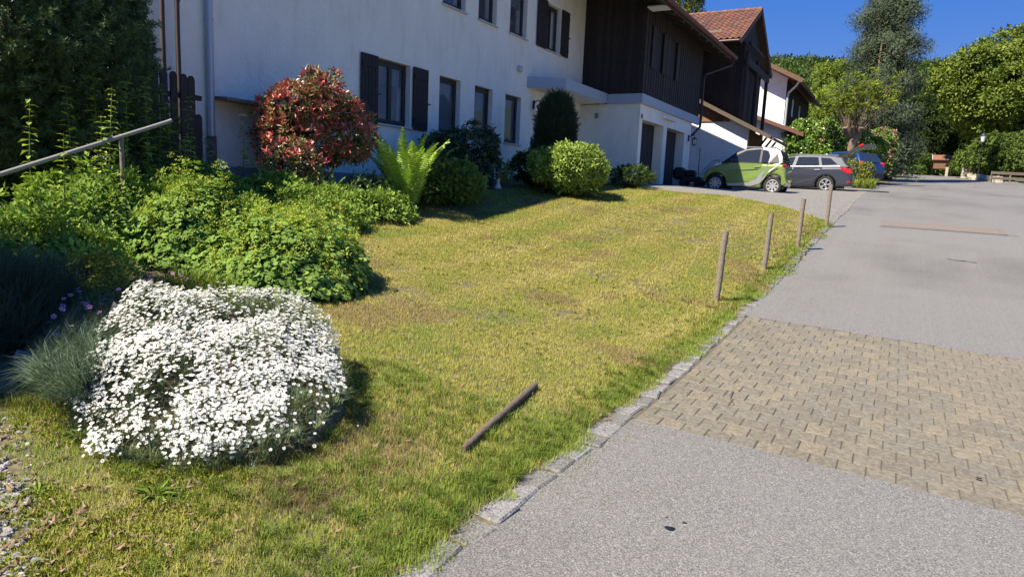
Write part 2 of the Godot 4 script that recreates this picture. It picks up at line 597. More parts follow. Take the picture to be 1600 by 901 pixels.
func make_materials() -> void:
	var m: StandardMaterial3D
	var ramp := [[0.0, Color(0.044, 0.042, 0.040)], [0.3, Color(0.100, 0.097, 0.093)], [0.55, Color(0.152, 0.148, 0.140)], [0.78, Color(0.226, 0.219, 0.207)], [1.0, Color(0.392, 0.383, 0.357)]]
	m = mat("asphalt", Color(1, 1, 1), 0.85)
	textured(m, ntex(3, 0.16, ramp, 1024, FastNoiseLite.TYPE_VALUE, 2), Vector3(1.15, 1.15, 1.15), ntex(4, 0.16, [], 1024, FastNoiseLite.TYPE_VALUE, 2, 6.0), 0.7)
	m.vertex_color_use_as_albedo = true
	m = mat("old_patch", Color(0.82, 0.775, 0.72), 0.85)
	textured(m, ntex(5, 0.2, [[0.0, Color(0.112, 0.096, 0.088)], [1.0, Color(0.272, 0.248, 0.224)]], 512, FastNoiseLite.TYPE_VALUE, 2), Vector3(0.7, 0.7, 0.7))
	m = mat("drive", Color(1, 1, 1), 0.85)
	textured(m, ntex(6, 0.06, [[0.0, Color(0.112, 0.106, 0.096)], [0.5, Color(0.165, 0.155, 0.139)], [1.0, Color(0.218, 0.205, 0.178)]], 512, FastNoiseLite.TYPE_VALUE, 3), Vector3(0.6, 0.6, 0.6))
	for k in 4:
		var t: Color = [Color(0.150, 0.132, 0.097), Color(0.140, 0.124, 0.093), Color(0.160, 0.138, 0.098), Color(0.142, 0.129, 0.100)][k]
		m = mat("paver%d" % k, Color(1, 1, 1), 0.85)
		textured(m, ntex(20 + k, 0.11, [[0.0, sh(t, 0.6)], [0.5, sh(t, [1.0, 0.93, 1.05, 0.98][k])], [1.0, sh(t, 1.4)]], 512, FastNoiseLite.TYPE_VALUE, 3), Vector3(0.9, 0.9, 0.9), ntex(30, 0.12, [], 512, FastNoiseLite.TYPE_VALUE, 3, 5.0) if k == 0 else mats.paver0.normal_texture, 0.5)
	for k in 2:
		m = mat("granite%d" % k, Color(1, 1, 1), 0.8)
		var t: Color = [Color(0.174, 0.170, 0.165), Color(0.135, 0.131, 0.117)][k]
		textured(m, ntex(40 + k, 0.09, [[0.0, sh(t, 0.4)], [0.45, t], [1.0, sh(t, 1.55)]], 512, FastNoiseLite.TYPE_VALUE, 3), Vector3(1.6, 1.6, 1.6), ntex(42, 0.05, [], 512, FastNoiseLite.TYPE_SIMPLEX, 4, 8.0) if k == 0 else mats.granite0.normal_texture, 0.8)
	m = mat("rock", Color(1, 1, 1), 0.9)
	textured(m, ntex(45, 0.015, [[0.0, Color(0.06, 0.057, 0.05)], [0.5, Color(0.13, 0.123, 0.11)], [1.0, Color(0.25, 0.24, 0.215)]], 512, FastNoiseLite.TYPE_SIMPLEX, 5), Vector3(1.5, 1.5, 1.5), ntex(46, 0.02, [], 512, FastNoiseLite.TYPE_SIMPLEX, 5, 10.0), 1.0)
	m = mat("soil", Color(1, 1, 1), 0.95)
	textured(m, ntex(50, 0.02, [[0.0, Color(0.045, 0.038, 0.022)], [0.4, Color(0.095, 0.08, 0.042)], [0.7, Color(0.13, 0.108, 0.055)], [1.0, Color(0.21, 0.175, 0.10)]], 1024, FastNoiseLite.TYPE_SIMPLEX, 6), Vector3(0.7, 0.7, 0.7))
	m = mat("plaster", Color(1, 1, 1), 0.92)
	textured(m, ntex(55, 0.01, [[0.0, Color(0.71, 0.695, 0.66)], [0.35, Color(0.785, 0.775, 0.745)], [0.7, Color(0.81, 0.80, 0.77)], [1.0, Color(0.85, 0.84, 0.815)]], 512, FastNoiseLite.TYPE_SIMPLEX, 6), Vector3(0.22, 0.22, 0.22), ntex(56, 0.12, [], 512, FastNoiseLite.TYPE_SIMPLEX, 4, 4.0), 0.25)
	m = mat("cream_plaster", Color(1.0, 0.97, 0.86), 0.92)
	textured(m, mats.plaster.albedo_texture, Vector3(0.34, 0.12, 0.34), mats.plaster.normal_texture, 0.25)
	m = mat("joint", Color(0.085, 0.072, 0.05), 0.95)
	m = mat("plinth", Color(0.22, 0.24, 0.26), 0.9)
	m = mat("fascia", Color(0.34, 0.40, 0.45), 0.7)
	for k in 3:
		var t: Color = [Color(0.021, 0.015, 0.0125), Color(0.027, 0.019, 0.0155), Color(0.017, 0.0125, 0.011)][k]
		m = mat("dark_wood%d" % k, Color(1, 1, 1), 0.75)
		textured(m, ntex(60 + k, 0.03, [[0.0, sh(t, 0.5)], [0.5, t], [1.0, sh(t, 1.8)]], 256, FastNoiseLite.TYPE_SIMPLEX, 4), Vector3(6, 0.5, 6))
		t = [Color(0.17, 0.085, 0.045), Color(0.13, 0.068, 0.038), Color(0.20, 0.105, 0.055)][k]
		m = mat("brown_wood%d" % k, Color(1, 1, 1), 0.8)
		textured(m, ntex(64 + k, 0.03, [[0.0, sh(t, 0.5)], [0.5, t], [1.0, sh(t, 1.6)]], 256, FastNoiseLite.TYPE_SIMPLEX, 4), Vector3(5, 0.5, 5))
	m = mat("grey_wood", Color(1, 1, 1), 0.9)
	textured(m, ntex(68, 0.03, [[0.0, Color(0.09, 0.07, 0.05)], [0.5, Color(0.20, 0.165, 0.12)], [1.0, Color(0.34, 0.30, 0.24)]], 512, FastNoiseLite.TYPE_SIMPLEX, 5), Vector3(9, 0.8, 9), ntex(69, 0.05, [], 512, FastNoiseLite.TYPE_SIMPLEX, 4, 6.0), 0.7, false)
	m = mat("orange_wood", Color(1, 1, 1), 0.8)
	textured(m, ntex(70, 0.03, [[0.0, Color(0.26, 0.10, 0.035)], [1.0, Color(0.46, 0.20, 0.07)]], 256, FastNoiseLite.TYPE_SIMPLEX, 4), Vector3(6, 0.6, 6))
	for k in 4:
		var t: Color = [Color(0.155, 0.062, 0.036), Color(0.125, 0.054, 0.035), Color(0.18, 0.075, 0.04), Color(0.10, 0.05, 0.035)][k]
		m = mat("tile%d" % k, t, 0.75)
	mat("roof_red", Color(0.13, 0.05, 0.035), 0.7)
	mat("soffit", Color(0.05, 0.036, 0.028), 0.8)
	mat("frame_dark", Color(0.018, 0.016, 0.016), 0.5)
	m = mat("glass", Color(0.02, 0.024, 0.03), 0.04)
	m.metallic_specular = 0.6
	mat("blind", Color(0.05, 0.052, 0.055), 0.8)
	mat("curtain", Color(0.55, 0.55, 0.53), 0.9)
	mat("sill", Color(0.50, 0.50, 0.48), 0.6)
	mat("zinc", Color(0.42, 0.46, 0.50), 0.4, 0.3)
	mat("copper", Color(0.07, 0.035, 0.028), 0.45, 0.4)
	mat("iron", Color(0.02, 0.02, 0.022), 0.5, 0.2)
	mat("white_paint", Color(0.75, 0.75, 0.73), 0.6)
	mat("lamp_glass", Color(0.7, 0.68, 0.6), 0.2)
	mat("black_plastic", Color(0.016, 0.016, 0.017), 0.5)
	m = mat("rubber", Color(0.018, 0.018, 0.018), 0.85)
	m = mat("rail_metal", Color(0.23, 0.22, 0.20), 0.7, 0.1)
	mat("bark", Color(0.11, 0.08, 0.055), 0.95)
	m = mat("bark_rough", Color(1, 1, 1), 0.95)
	textured(m, ntex(75, 0.03, [[0.0, Color(0.07, 0.05, 0.035)], [0.6, Color(0.20, 0.14, 0.09)], [1.0, Color(0.34, 0.25, 0.16)]], 256, FastNoiseLite.TYPE_SIMPLEX, 4), Vector3(3, 1.2, 3))
	mat("green_stem", Color(0.10, 0.15, 0.035), 0.7)
	leafy("leaf", 0.8, 0.75)
	mats.leaf.metallic_specular = 0.25
	leafy("fern", 0.6, 0.7)
	leafy("glossy_leaf", 0.32, 0.35)
	leafy("needle", 0.7, 0.25)
	leafy("petal", 0.75, 0.55)
	leafy("grass", 0.85, 0.7)
	mats.grass.metallic_specular = 0.25
	m = mat("pebble", Color(1, 1, 1), 0.85)
	m.vertex_color_use_as_albedo = true
	for e in [["white_petal", Color(0.72, 0.72, 0.69)], ["pink_petal", Color(0.55, 0.24, 0.42)], ["yellow_petal", Color(0.72, 0.38, 0.02)]]:
		m = leafy(e[0], 0.75, 0.55)
		m.albedo_color = lin(e[1].r, e[1].g, e[1].b)
	m = mat("sandstone", Color(1, 1, 1), 0.9)
	textured(m, ntex(80, 0.02, [[0.0, Color(0.28, 0.25, 0.19)], [1.0, Color(0.50, 0.46, 0.38)]], 256, FastNoiseLite.TYPE_SIMPLEX, 4), Vector3(1, 1, 1))
	mat("hill", Color(0.05, 0.08, 0.02), 0.95)
	m = mat("old_post", Color(1, 1, 1), 0.9)
	textured(m, ntex(88, 0.03, [[0.0, Color(0.05, 0.036, 0.025)], [0.5, Color(0.11, 0.082, 0.055)], [1.0, Color(0.20, 0.16, 0.115)]], 512, FastNoiseLite.TYPE_SIMPLEX, 5), Vector3(9, 9, 0.8), mats.grey_wood.normal_texture, 0.7, false)
	mat("end_grain", Color(0.36, 0.30, 0.22), 0.9)
	m = mat("dark_pole", Color(0.055, 0.042, 0.036), 0.8)
	mat("tar", Color(0.008, 0.008, 0.009), 0.45)

func build_ground() -> void:
	# ground: one sheet to the horizon; it passes 6 cm below the road
	var gx: Array = [-900.0, -500.0, -250.0, -120.0, -70.0, -45.0, -30.0, -22.0, -16.0, -12.0]
	gx.append_array(steps(-11.0, -0.25, 0.25))
	gx.append_array([1.0, 3.0, 5.0, 7.0, 9.0, 12.0, 18.0, 28.0, 45.0, 80.0, 150.0, 300.0, 600.0, 900.0])
	var gs: Array = [-300.0, -120.0, -50.0, -20.0, -8.0, -3.0]
	gs.append_array(steps(-2.0, 24.0, 0.25))
	gs.append_array(steps(25.0, 100.0, 2.5))
	gs.append_array([120.0, 150.0, 200.0, 300.0, 500.0, 900.0, 1800.0])
	structure("ground", sheet(gx, gs, func(x: float, s: float) -> Vector3:
		var y := height(x, -s)
		var k := kerb_x(s)
		if x > k - 0.12 and x < k + 9.2 and s < 96.0:
			y -= 0.06
		if s > 18.0 and s < 36.0 and x < k and x > -7.6 and s > interp(x, DRIVE_LINE) - 0.2:
			y -= 0.05
		return Vector3(x, y, -s), func(_p: Vector3) -> Color: return Color(1, 1, 1)), mats.soil)
	# road
	var shade := func(p: Vector3) -> Color:
		var v := 1.0 + nz(p.x, p.z, 0.45, 1) * 0.34 + nz(p.x * 0.35, p.z * 0.06, 4.0, 3) * 0.16 + nz(p.x, p.z, 2.4, 2) * 0.16
		return Color(v, v * 0.995, v * 0.98)
	var ss := steps(-4.0, 4.5, 0.25)
	var road := structure("road", sheet(steps(0, 1, 0.03), ss, func(f: float, s: float) -> Vector3:
		var x := kerb_x(s) - 0.03 + f * 9.0
		return Vector3(x, height(x, -s) - (0.004 if f == 0.0 else 0.0), -s), shade), mats.asphalt)
	ss = steps(8.64, 24.0, 0.3)
	ss.append_array(steps(25.0, 95.0, 1.4))
	part("asphalt_beyond_paving", sheet(steps(0, 1, 0.03), ss, func(f: float, s: float) -> Vector3:
		var x := kerb_x(s) - 0.03 + f * (9.0 - 1.0 * smoothstep(40.0, 60.0, s))
		return Vector3(x, height(x, -s), -s), shade), mats.asphalt, road)
	# the reddish repair across the street, and sealed cracks
	part("repair_patch", sheet(steps(-0.3, 2.2, 0.25), steps(18.3, 19.25, 0.3), func(x: float, s: float) -> Vector3:
		var q := s + 0.10 * x + nz(x, s, 2.0) * 0.06
		return Vector3(x, height(x, -q) + 0.008, -q), shade), mats.old_patch, road)
	for c in [[-0.35, 18.1, 2.4, 18.45, 0.02], [2.15, 18.35, 2.05, 19.6, 0.022], [0.9, 14.9, 1.35, 14.8, 0.03], [-0.2, 22.5, 0.7, 22.4, 0.03], [0.6, 30.0, 2.5, 30.4, 0.03]]:
		var g := Geo.new()
		var pts: Array = []
		for i in 9:
			var t := i / 8.0
			var x: float = lerpf(c[0], c[2], t)
			var s: float = lerpf(c[1], c[3], t) + nz(t * 9, c[1], 1.0) * 0.06
			pts.append(Vector3(x, height(x, -s) + 0.012, -s))
		for i in 8:
			var w: float = c[4] * (0.5 + absf(nz(i, c[0], 3.0)))
			g.quad(pts[i] + Vector3(0, 0, w), pts[i] - Vector3(0, 0, w), pts[i + 1] - Vector3(0, 0, w), pts[i + 1] + Vector3(0, 0, w))
		part("sealed_crack", g, mats.tar, road)
	for c in [[-0.80, 3.12, 0.026], [-0.76, 3.22, 0.011], [-0.85, 3.22, 0.007], [0.62, 4.9, 0.017]]:
		var g := Geo.new()
		var y := height(c[0], -c[1]) + 0.004 + (0.012 if c[1] > 4.5 else 0.0)
		var n := 14
		for i in n:
			var r: Array = []
			for j in [i, i + 1]:
				var a: float = TAU * (j % n) / n
				var q: float = c[2] * (1.0 + 0.5 * nz(cos(a) * 2, sin(a) * 2, 1.0, c[0]))
				r.append(Vector3(c[0] + cos(a) * q, y, -c[1] + sin(a) * q * 0.8))
			g.tri(Vector3(c[0], y + 0.005, -c[1]), r[0], r[1])
		part("tar_spot", g, mats.tar, road)
	# driveway of worn concrete blocks
	structure("driveway", sheet(steps(-7.42, -1.1, 0.3), steps(0, 1, 0.04), func(x: float, f: float) -> Vector3:
		var a := interp(x, DRIVE_LINE)
		var s := lerpf(a, 36.0, f)
		var xx := minf(x, kerb_x(s) - 0.02)
		return Vector3(xx, height(xx, -s) + 0.006, -s), func(_p: Vector3) -> Color: return Color(1, 1, 1)), mats.drive)
	# kerb of granite setts
	var kerb := Node3D.new()
	kerb.name = numbered("kerb")
	kerb.set_meta("kind", "structure")
	add_child(kerb)
	var sett: Array = []
	for k in 5:
		var g := Geo.new()
		g.chamfer_box(Vector3.ZERO, Vector3(rf(0.13, 0.18), 0.14, rf(0.2, 0.235)), 0.011, Basis(Vector3.UP, rf(-0.05, 0.05)) * Basis(Vector3.RIGHT, rf(-0.03, 0.03)))
		sett.append(g.mesh())
	part("joint_soil", sheet([-0.24, 0.06], steps(0.6, 36.0, 0.3), func(d: float, s: float) -> Vector3:
		var x := kerb_x(s) + d
		return Vector3(x, height(x, -s) - 0.012, -s), func(_p: Vector3) -> Color: return Color(1, 1, 1)), mats.soil, kerb)
	var s0 := 0.9
	while s0 < 36.0:
		var b := Basis(Vector3.UP, rf(-0.12, 0.12)) * Basis(Vector3.BACK, rf(-0.05, 0.05)) * Basis(Vector3.RIGHT, rf(-0.03, 0.03))
		var x := kerb_x(s0) - 0.075 + rf(-0.012, 0.012)
		var k := rf(0.9, 1.12)
		part("kerb_stone", sett[rng.randi() % 5], mats["granite%d" % (rng.randi() % 2)], kerb, Transform3D(b.scaled(Vector3(rf(0.9, 1.1), 1, k)), on(x, -s0, -0.068 - 0.006 * smoothstep(6.0, 9.0, s0) + rf(-0.006, 0.006))))
		s0 += 0.235 * k
	# paving strip across the street: concrete blocks, each row shifted by half a block
	var strip := structure("paving_strip", sheet(steps(0, 1, 0.1), steps(4.48, 8.64, 0.3), func(f: float, s: float) -> Vector3:
		var x := -1.5 + f * 8.5
		return Vector3(x, height(x, -s) - 0.007, -s), func(_p: Vector3) -> Color: return Color(1, 1, 1)), mats.joint)
	var block: Array = []
	for w in [0.160, 0.0775]:
		var g := Geo.new()
		var hx: float = w * 0.5
		var hz := 0.0965
		var e := 0.008
		var ring := func(i: float, y: float) -> Array:
			# the outline pinched at its waist and cut at its corners
			return [Vector3(-hx + e + i, y, -hz + i), Vector3(hx - e - i, y, -hz + i), Vector3(hx - i, y, -hz + e + i), Vector3(hx - i, y, hz - e - i), Vector3(hx - e - i, y, hz - i), Vector3(-hx + e + i, y, hz - i), Vector3(-hx + i, y, hz - e - i), Vector3(-hx + i, y, -hz + e + i)]
		var lo: Array = ring.call(0.0, -0.05)
		var mid: Array = ring.call(0.0, -0.006)
		var top: Array = ring.call(0.006, 0.0)
		for i in 8:
			var j := (i + 1) % 8
			g.quad(lo[i], lo[j], mid[j], mid[i])
			g.quad(mid[i], mid[j], top[j], top[i])
			if i > 0 and i < 7:
				g.tri(top[0], top[i], top[j])
		block.append(g.mesh())
	var places: Array = []
	for row in 21:
		var z := -4.48 - 0.1 - row * 0.198
		var x := -1.475
		var first := row % 2 == 1
		while x < 6.6:
			var w := 0.0825 if first else 0.165
			places.append([Vector3(x + w * 0.5, 0, z), 1 if first else 0])
			x += w
			first = false
	places.sort_custom(func(a, b): return absf(a[0].x + 0.5) + absf(a[0].z) * 0.4 < absf(b[0].x + 0.5) + absf(b[0].z) * 0.4)
	var rest := Geo.new()
	for i in places.size():
		var p: Vector3 = places[i][0]
		p.y = height(p.x, p.z) + rf(-0.002, 0.003)
		var dz := (height(p.x, p.z - 0.1) - height(p.x, p.z + 0.1)) / 0.2
		var b := Basis(Vector3.BACK, -0.033 + rf(-0.008, 0.008)) * Basis(Vector3.RIGHT, dz + rf(-0.008, 0.008)) * Basis(Vector3.UP, rf(-0.012, 0.012))
		if i < 300:
			part("paving_block", block[places[i][1]], mats["paver%d" % (rng.randi() % 4)], strip, Transform3D(b, p))
		else:
			rest.st.append_from(block[places[i][1]], 0, Transform3D(b, p))
	var o := part("further_paving_blocks", rest, mats.paver0, strip)
	o.set_meta("kind", "stuff")

# ------------------------------------------------------------------ houses
func put(n: String, g: Variant, m: Material, parent: Node) -> MeshInstance3D:
	# a part given in world axes, under a thing that is moved but not turned
	return part(n, g, m, parent, Transform3D(Basis(), -parent.position) if parent.get_parent() == self else Transform3D())

func front(x: float) -> Transform3D:
	return Transform3D(Basis(Vector3(0, 0, -1), Vector3.UP, Vector3(1, 0, 0)), Vector3(x, 0, 0))

func side(s: float) -> Transform3D:
	return Transform3D(Basis(), Vector3(0, 0, -s))

func window(root: Node, plane: Transform3D, r: Rect2, casements: int, fill: Material, sill := true, blind := 1.0) -> void:
	var deep := 0.13
	var g := Geo.new()
	g.xf = plane
	var a := r.position
	var b := r.end
	var f := 0.06
	g.span(Vector3(a.x, a.y, -deep - 0.06), Vector3(a.x + f, b.y, -deep)); g.span(Vector3(b.x - f, a.y, -deep - 0.06), Vector3(b.x, b.y, -deep))
	g.span(Vector3(a.x + f, a.y, -deep - 0.06), Vector3(b.x - f, a.y + f, -deep)); g.span(Vector3(a.x + f, b.y - f, -deep - 0.06), Vector3(b.x - f, b.y, -deep))
	var w := put("window", g, mats.frame_dark, root)
	for i in casements:
		var x0 := lerpf(a.x + f, b.x - f, float(i) / casements)
		var x1 := lerpf(a.x + f, b.x - f, float(i + 1) / casements)
		g = Geo.new()
		g.xf = plane
		var z0 := -deep - 0.045
		var z1 := -deep + 0.012
		g.span(Vector3(x0 + 0.002, a.y + f, z0), Vector3(x0 + 0.05, b.y - f, z1)); g.span(Vector3(x1 - 0.05, a.y + f, z0), Vector3(x1 - 0.002, b.y - f, z1))
		g.span(Vector3(x0 + 0.05, a.y + f, z0), Vector3(x1 - 0.05, a.y + f + 0.05, z1)); g.span(Vector3(x0 + 0.05, b.y - f - 0.05, z0), Vector3(x1 - 0.05, b.y - f, z1))
		put("casement", g, mats.frame_dark, w)
		g = Geo.new()
		g.xf = plane
		g.quad(Vector3(x0 + 0.05, a.y + f + 0.05, -deep - 0.02), Vector3(x0 + 0.05, b.y - f - 0.05, -deep - 0.02), Vector3(x1 - 0.05, b.y - f - 0.05, -deep - 0.02), Vector3(x1 - 0.05, a.y + f + 0.05, -deep - 0.02))
		put("pane", g, mats.pane, w)
	g = Geo.new()
	g.xf = plane
	g.span(Vector3(a.x + 0.01, lerpf(b.y, a.y, blind), -deep - 0.12), Vector3(b.x - 0.01, b.y, -deep - 0.10))
	put("blind" if fill == mats.blind else "curtain", g, fill, w)
	if sill:
		g = Geo.new()
		g.xf = plane
		g.chamfer_box(Vector3((a.x + b.x) * 0.5, a.y - 0.02, -0.04), Vector3(r.size.x + 0.08, 0.035, 0.2), 0.006)
		put("sill", g, mats.sill, w)

func shutter(root: Node, plane: Transform3D, r: Rect2) -> void:
	var g := Geo.new()
	g.xf = plane
	var n := 5
	var a := r.position
	for i in n:
		var w := r.size.x / n
		g.chamfer_box(Vector3(a.x + w * (i + 0.5), a.y + r.size.y * 0.5, 0.045), Vector3(w - 0.006, r.size.y, 0.03), 0.004)
	for y in [0.15, 0.85]:
		g.box(Vector3(a.x + r.size.x * 0.5, a.y + r.size.y * y, 0.069), Vector3(r.size.x * 0.9, 0.09, 0.016))
	var o := put("shutter", g, mats.dark_wood0, root)
	g = Geo.new()
	g.xf = plane
	g.box(Vector3(a.x + r.size.x + 0.04, a.y + r.size.y * 0.45, 0.05), Vector3(0.09, 0.025, 0.03))
	put("shutter_latch", g, mats.iron, o)

func boards(root: Node, plane: Transform3D, u0: float, u1: float, low: float, top: Callable, width: float, kind: String, holes: Array = []) -> void:
	# upright boards with raised cover strips, each a part
	var n := int(round((u1 - u0) / width))
	var w := (u1 - u0) / n
	for i in n:
		var x0 := u0 + i * w
		var spans := [[low, top.call(x0 + w * 0.5)]]
		for r: Rect2 in holes:
			if x0 + w * 0.5 > r.position.x and x0 + w * 0.5 < r.end.x:
				spans = [[low, r.position.y], [r.end.y, spans[0][1]]]
		var d := 0.018 if i % 2 else 0.034
		for sp in spans:
			if sp[1] - sp[0] > 0.02:
				var g := Geo.new()
				g.xf = plane
				g.span(Vector3(x0 + (0.004 if i % 2 else -0.006), sp[0], 0), Vector3(x0 + w - (0.004 if i % 2 else -0.006), sp[1], d + rf(-0.002, 0.002)))
				put("board", g, mats["%s%d" % [kind, rng.randi() % 3]], root)

func slab(g: Geo, p: Array, t: float) -> void:
	# four corners of the top face and a thickness straight down
	var d := Vector3(0, -t, 0)
	g.quad(p[0], p[1], p[2], p[3])
	g.quad(p[3] + d, p[2] + d, p[1] + d, p[0] + d)
	for i in 4:
		var j := (i + 1) % 4
		g.quad(p[i], p[i] + d, p[j] + d, p[j])

func wall_lantern(root: Node, at: Vector3, out: Vector3) -> void:
	var g := Geo.new()
	g.tube([at, at + out * 0.12 + Vector3(0, 0.12, 0), at + out * 0.24 + Vector3(0, 0.1, 0), at + out * 0.24 + Vector3(0, 0.02, 0)], [0.014, 0.014, 0.014, 0.014], 6)
	g.tube([at + Vector3(0, -0.12, 0) + out * 0.02, at + Vector3(0, 0.12, 0) + out * 0.02], [0.03, 0.03], 6)
	g.xf = Transform3D(Basis(), at + out * 0.24 + Vector3(0, -0.14, 0))
	g.lathe([Vector2(0.0, 0.19), Vector2(0.03, 0.17), Vector2(0.13, 0.1), Vector2(0.1, 0.1)], 6)
	g.lathe([Vector2(0.0, -0.16), Vector2(0.06, -0.13), Vector2(0.07, -0.1), Vector2(0.055, -0.1)], 6)
	for k in 6:
		var a := TAU * k / 6
		g.tube([Vector3(cos(a) * 0.1, 0.1, sin(a) * 0.1), Vector3(cos(a) * 0.065, -0.1, sin(a) * 0.065)], [0.008, 0.008], 4)
	var o := put("wall_lantern", g, mats.iron, root)
	g = Geo.new()
	g.xf = Transform3D(Basis(), at + out * 0.24 + Vector3(0, -0.14, 0))
	g.lathe([Vector2(0.06, -0.1), Vector2(0.094, 0.1)], 6)
	put("lantern_glass", g, mats.lamp_glass, o)

func build_house() -> void:
	var p := mat("pane", Color(0.5, 0.55, 0.6), 0.02)
	p.transparency = BaseMaterial3D.TRANSPARENCY_ALPHA
	p.albedo_color.a = 0.12
	var H := thing("house", "large white plastered house with dark wood upper storey over two garage doors", "house", Vector3(-9.5, 1.6, -14))
	var F := front(-9.5)
	var low := [Rect2(10.9, 2.77, 1.07, 1.3), Rect2(13.04, 2.77, 0.86, 1.28), Rect2(14.53, 2.77, 0.86, 1.28), Rect2(16.05, 2.77, 0.86, 1.28)]
	var high := [Rect2(13.08, 5.64, 0.93, 1.3), Rect2(14.58, 5.64, 0.86, 1.3), Rect2(16.12, 5.64, 0.93, 1.3), Rect2(18.2, 5.62, 0.95, 1.3)]
	var cellar := Rect2(7.95, 1.95, 0.75, 0.74)
	var door := Rect2(18.0, 1.95, 1.05, 2.15)
	var g := Geo.new()
	g.xf = F
	g.wall(5.9, 20.97, 0.9, 8.6, 0.36, low + high + [cellar, door])
	put("wall", g, mats.cream_plaster, H)
	for r in low:
		window(H, F, r, 2 if r.size.x > 1 else 1, mats.blind, true, 0.35 if r.size.x > 1 else 0.9)
	for i in 4:
		window(H, F, high[i], 2 if i == 3 else 1, mats.curtain if i == 3 else mats.blind, true, 1.0 if i == 3 else 0.4)
	window(H, F, cellar, 1, mats.blind, false)
	shutter(H, F, Rect2(10.37, 2.74, 0.5, 1.33)); shutter(H, F, Rect2(12.02, 2.74, 0.53, 1.33))
	shutter(H, F, Rect2(17.6, 5.6, 0.58, 1.33)); shutter(H, F, Rect2(19.18, 5.6, 0.5, 1.33))
	# plinth, cellar ledge, entrance door with its steps
	g = Geo.new()
	g.xf = F
	g.span(Vector3(6.2, 0.9, 0.0), Vector3(17.6, 1.72, 0.03))
	put("plinth", g, mats.plinth, H)
	g = Geo.new()
	g.xf = F
	g.box(Vector3(8.6, 2.755, 0.17), Vector3(3.1, 0.05, 0.36), Basis(Vector3.RIGHT, 0.06))
	put("cellar_ledge", g, mats.grey_wood, H)
	g = Geo.new()
	g.xf = F
	g.span(Vector3(18.0, 1.95, -0.25), Vector3(19.05, 4.1, -0.2))
	for k in 3:
		g.chamfer_box(Vector3(18.525, 2.4 + k * 0.62, -0.19), Vector3(0.75, 0.5, 0.04), 0.01)
	var d := put("door", g, mats.brown_wood1, H)
	g = Geo.new()
	g.xf = F
	g.tube([Vector3(18.14, 2.95, -0.19), Vector3(18.14, 2.95, -0.13), Vector3(18.27, 2.95, -0.13)], [0.012, 0.012, 0.012], 6)
	put("handle", g, mats.rail_metal, d)
	g = Geo.new()
	g.xf = F
	g.span(Vector3(16.6, 1.2, 0.0), Vector3(20.96, 1.9, 1.4))
	g.span(Vector3(16.2, 1.2, 0.2), Vector3(16.6, 1.75, 1.4))
	put("entrance_step", g, mats.granite1, H)
	g = Geo.new()
	g.xf = F
	g.tube([Vector3(17.15, 1.9, 0.25), Vector3(17.15, 3.0, 0.25), Vector3(17.5, 2.45, 0.25)], [0.018, 0.018, 0.018], 6)
	put("handrail", g, mats.iron, H)
	# near gable end
	g = Geo.new()
	g.xf = side(5.9)
	g.plate(PackedVector2Array([Vector2(-18.4, 0.6), Vector2(-18.4, 8.3), Vector2(-14.0, 10.25), Vector2(-9.502, 8.3), Vector2(-9.502, 0.6)]), -0.3, 0.0)
	put("gable_wall", g, mats.plaster, H)
	g = Geo.new()
	g.span(Vector3(-18.4, 0.6, -6.25), Vector3(-18.1, 8.2, -26.9))
	put("back_wall", g, mats.plaster, H)
	g = Geo.new()
	g.span(Vector3(-18.1, 4.75, -6.2), Vector3(-9.87, 4.95, -26.9))
	g.span(Vector3(-18.1, 7.6, -6.2), Vector3(-9.87, 7.75, -26.9))
	put("floor_slab", g, mats.plaster, H)
	# rain pipe, zinc above and an old standpipe below
	g = Geo.new()
	g.tube([Vector3(-9.42, 2.17, -6.97), Vector3(-9.42, 8.0, -6.97), Vector3(-8.8, 8.25, -6.97)], [0.055, 0.055, 0.055], 10)
	for y in [2.6, 3.0, 3.9, 5.4]:
		g.tube([Vector3(-9.42, y, -6.97), Vector3(-9.42, y + 0.03, -6.97)], [0.063, 0.063], 10)
	var pipe := put("rain_pipe", g, mats.zinc, H)
	g = Geo.new()
	g.tube([Vector3(-9.42, 1.1, -6.97), Vector3(-9.42, 2.17, -6.97)], [0.07, 0.07], 10)
	put("standpipe", g, mats.rock, pipe)
	# canopy over the entrance
	g = Geo.new()
	var c := [Vector3(-9.498, 4.68, -17.2), Vector3(-8.55, 4.68, -17.78), Vector3(-8.55, 4.68, -20.9), Vector3(-9.498, 4.68, -20.9)]
	slab(g, c, 0.3)
	put("canopy", g, mats.fascia, H)
	g = Geo.new()
	slab(g, [Vector3(-9.498, 4.379, -17.25), Vector3(-8.6, 4.379, -17.8), Vector3(-8.6, 4.379, -20.9), Vector3(-9.498, 4.379, -20.9)], 0.01)
	put("canopy_soffit", g, mats.white_paint, H)
	wall_lantern(H, Vector3(-9.49, 3.95, -17.62), Vector3(1, 0, 0))
	g = Geo.new()
	g.xf = F
	g.chamfer_box(Vector3(16.7, 4.8, 0.05), Vector3(0.16, 0.16, 0.1), 0.02)
	put("wall_vent", g, mats.sill, H)
	# garage: side wall, front with two doors
	g = Geo.new()
	g.xf = side(20.97)
	g.wall(-9.5, -7.446, 0.9, 4.36, 0.3, [])
	put("garage_side_wall", g, mats.cream_plaster, H)
	var GF := front(-7.44)
	g = Geo.new()
	g.xf = GF
	var doors := [Rect2(21.25, 1.8, 2.25, 2.1), Rect2(23.92, 1.8, 2.25, 2.1)]
	g.wall(20.972, 27.0, 0.9, 4.36, 0.4, doors)
	put("garage_front_wall", g, mats.cream_plaster, H)
	g = Geo.new()
	g.xf = side(27.0)
	g.plate(PackedVector2Array([Vector2(-18.4, 0.6), Vector2(-18.4, 8.3), Vector2(-14.0, 10.2), Vector2(-7.446, 7.4), Vector2(-7.446, 0.6)]), -0.05, 0.0)
	put("far_gable_wall", g, mats.plaster, H)
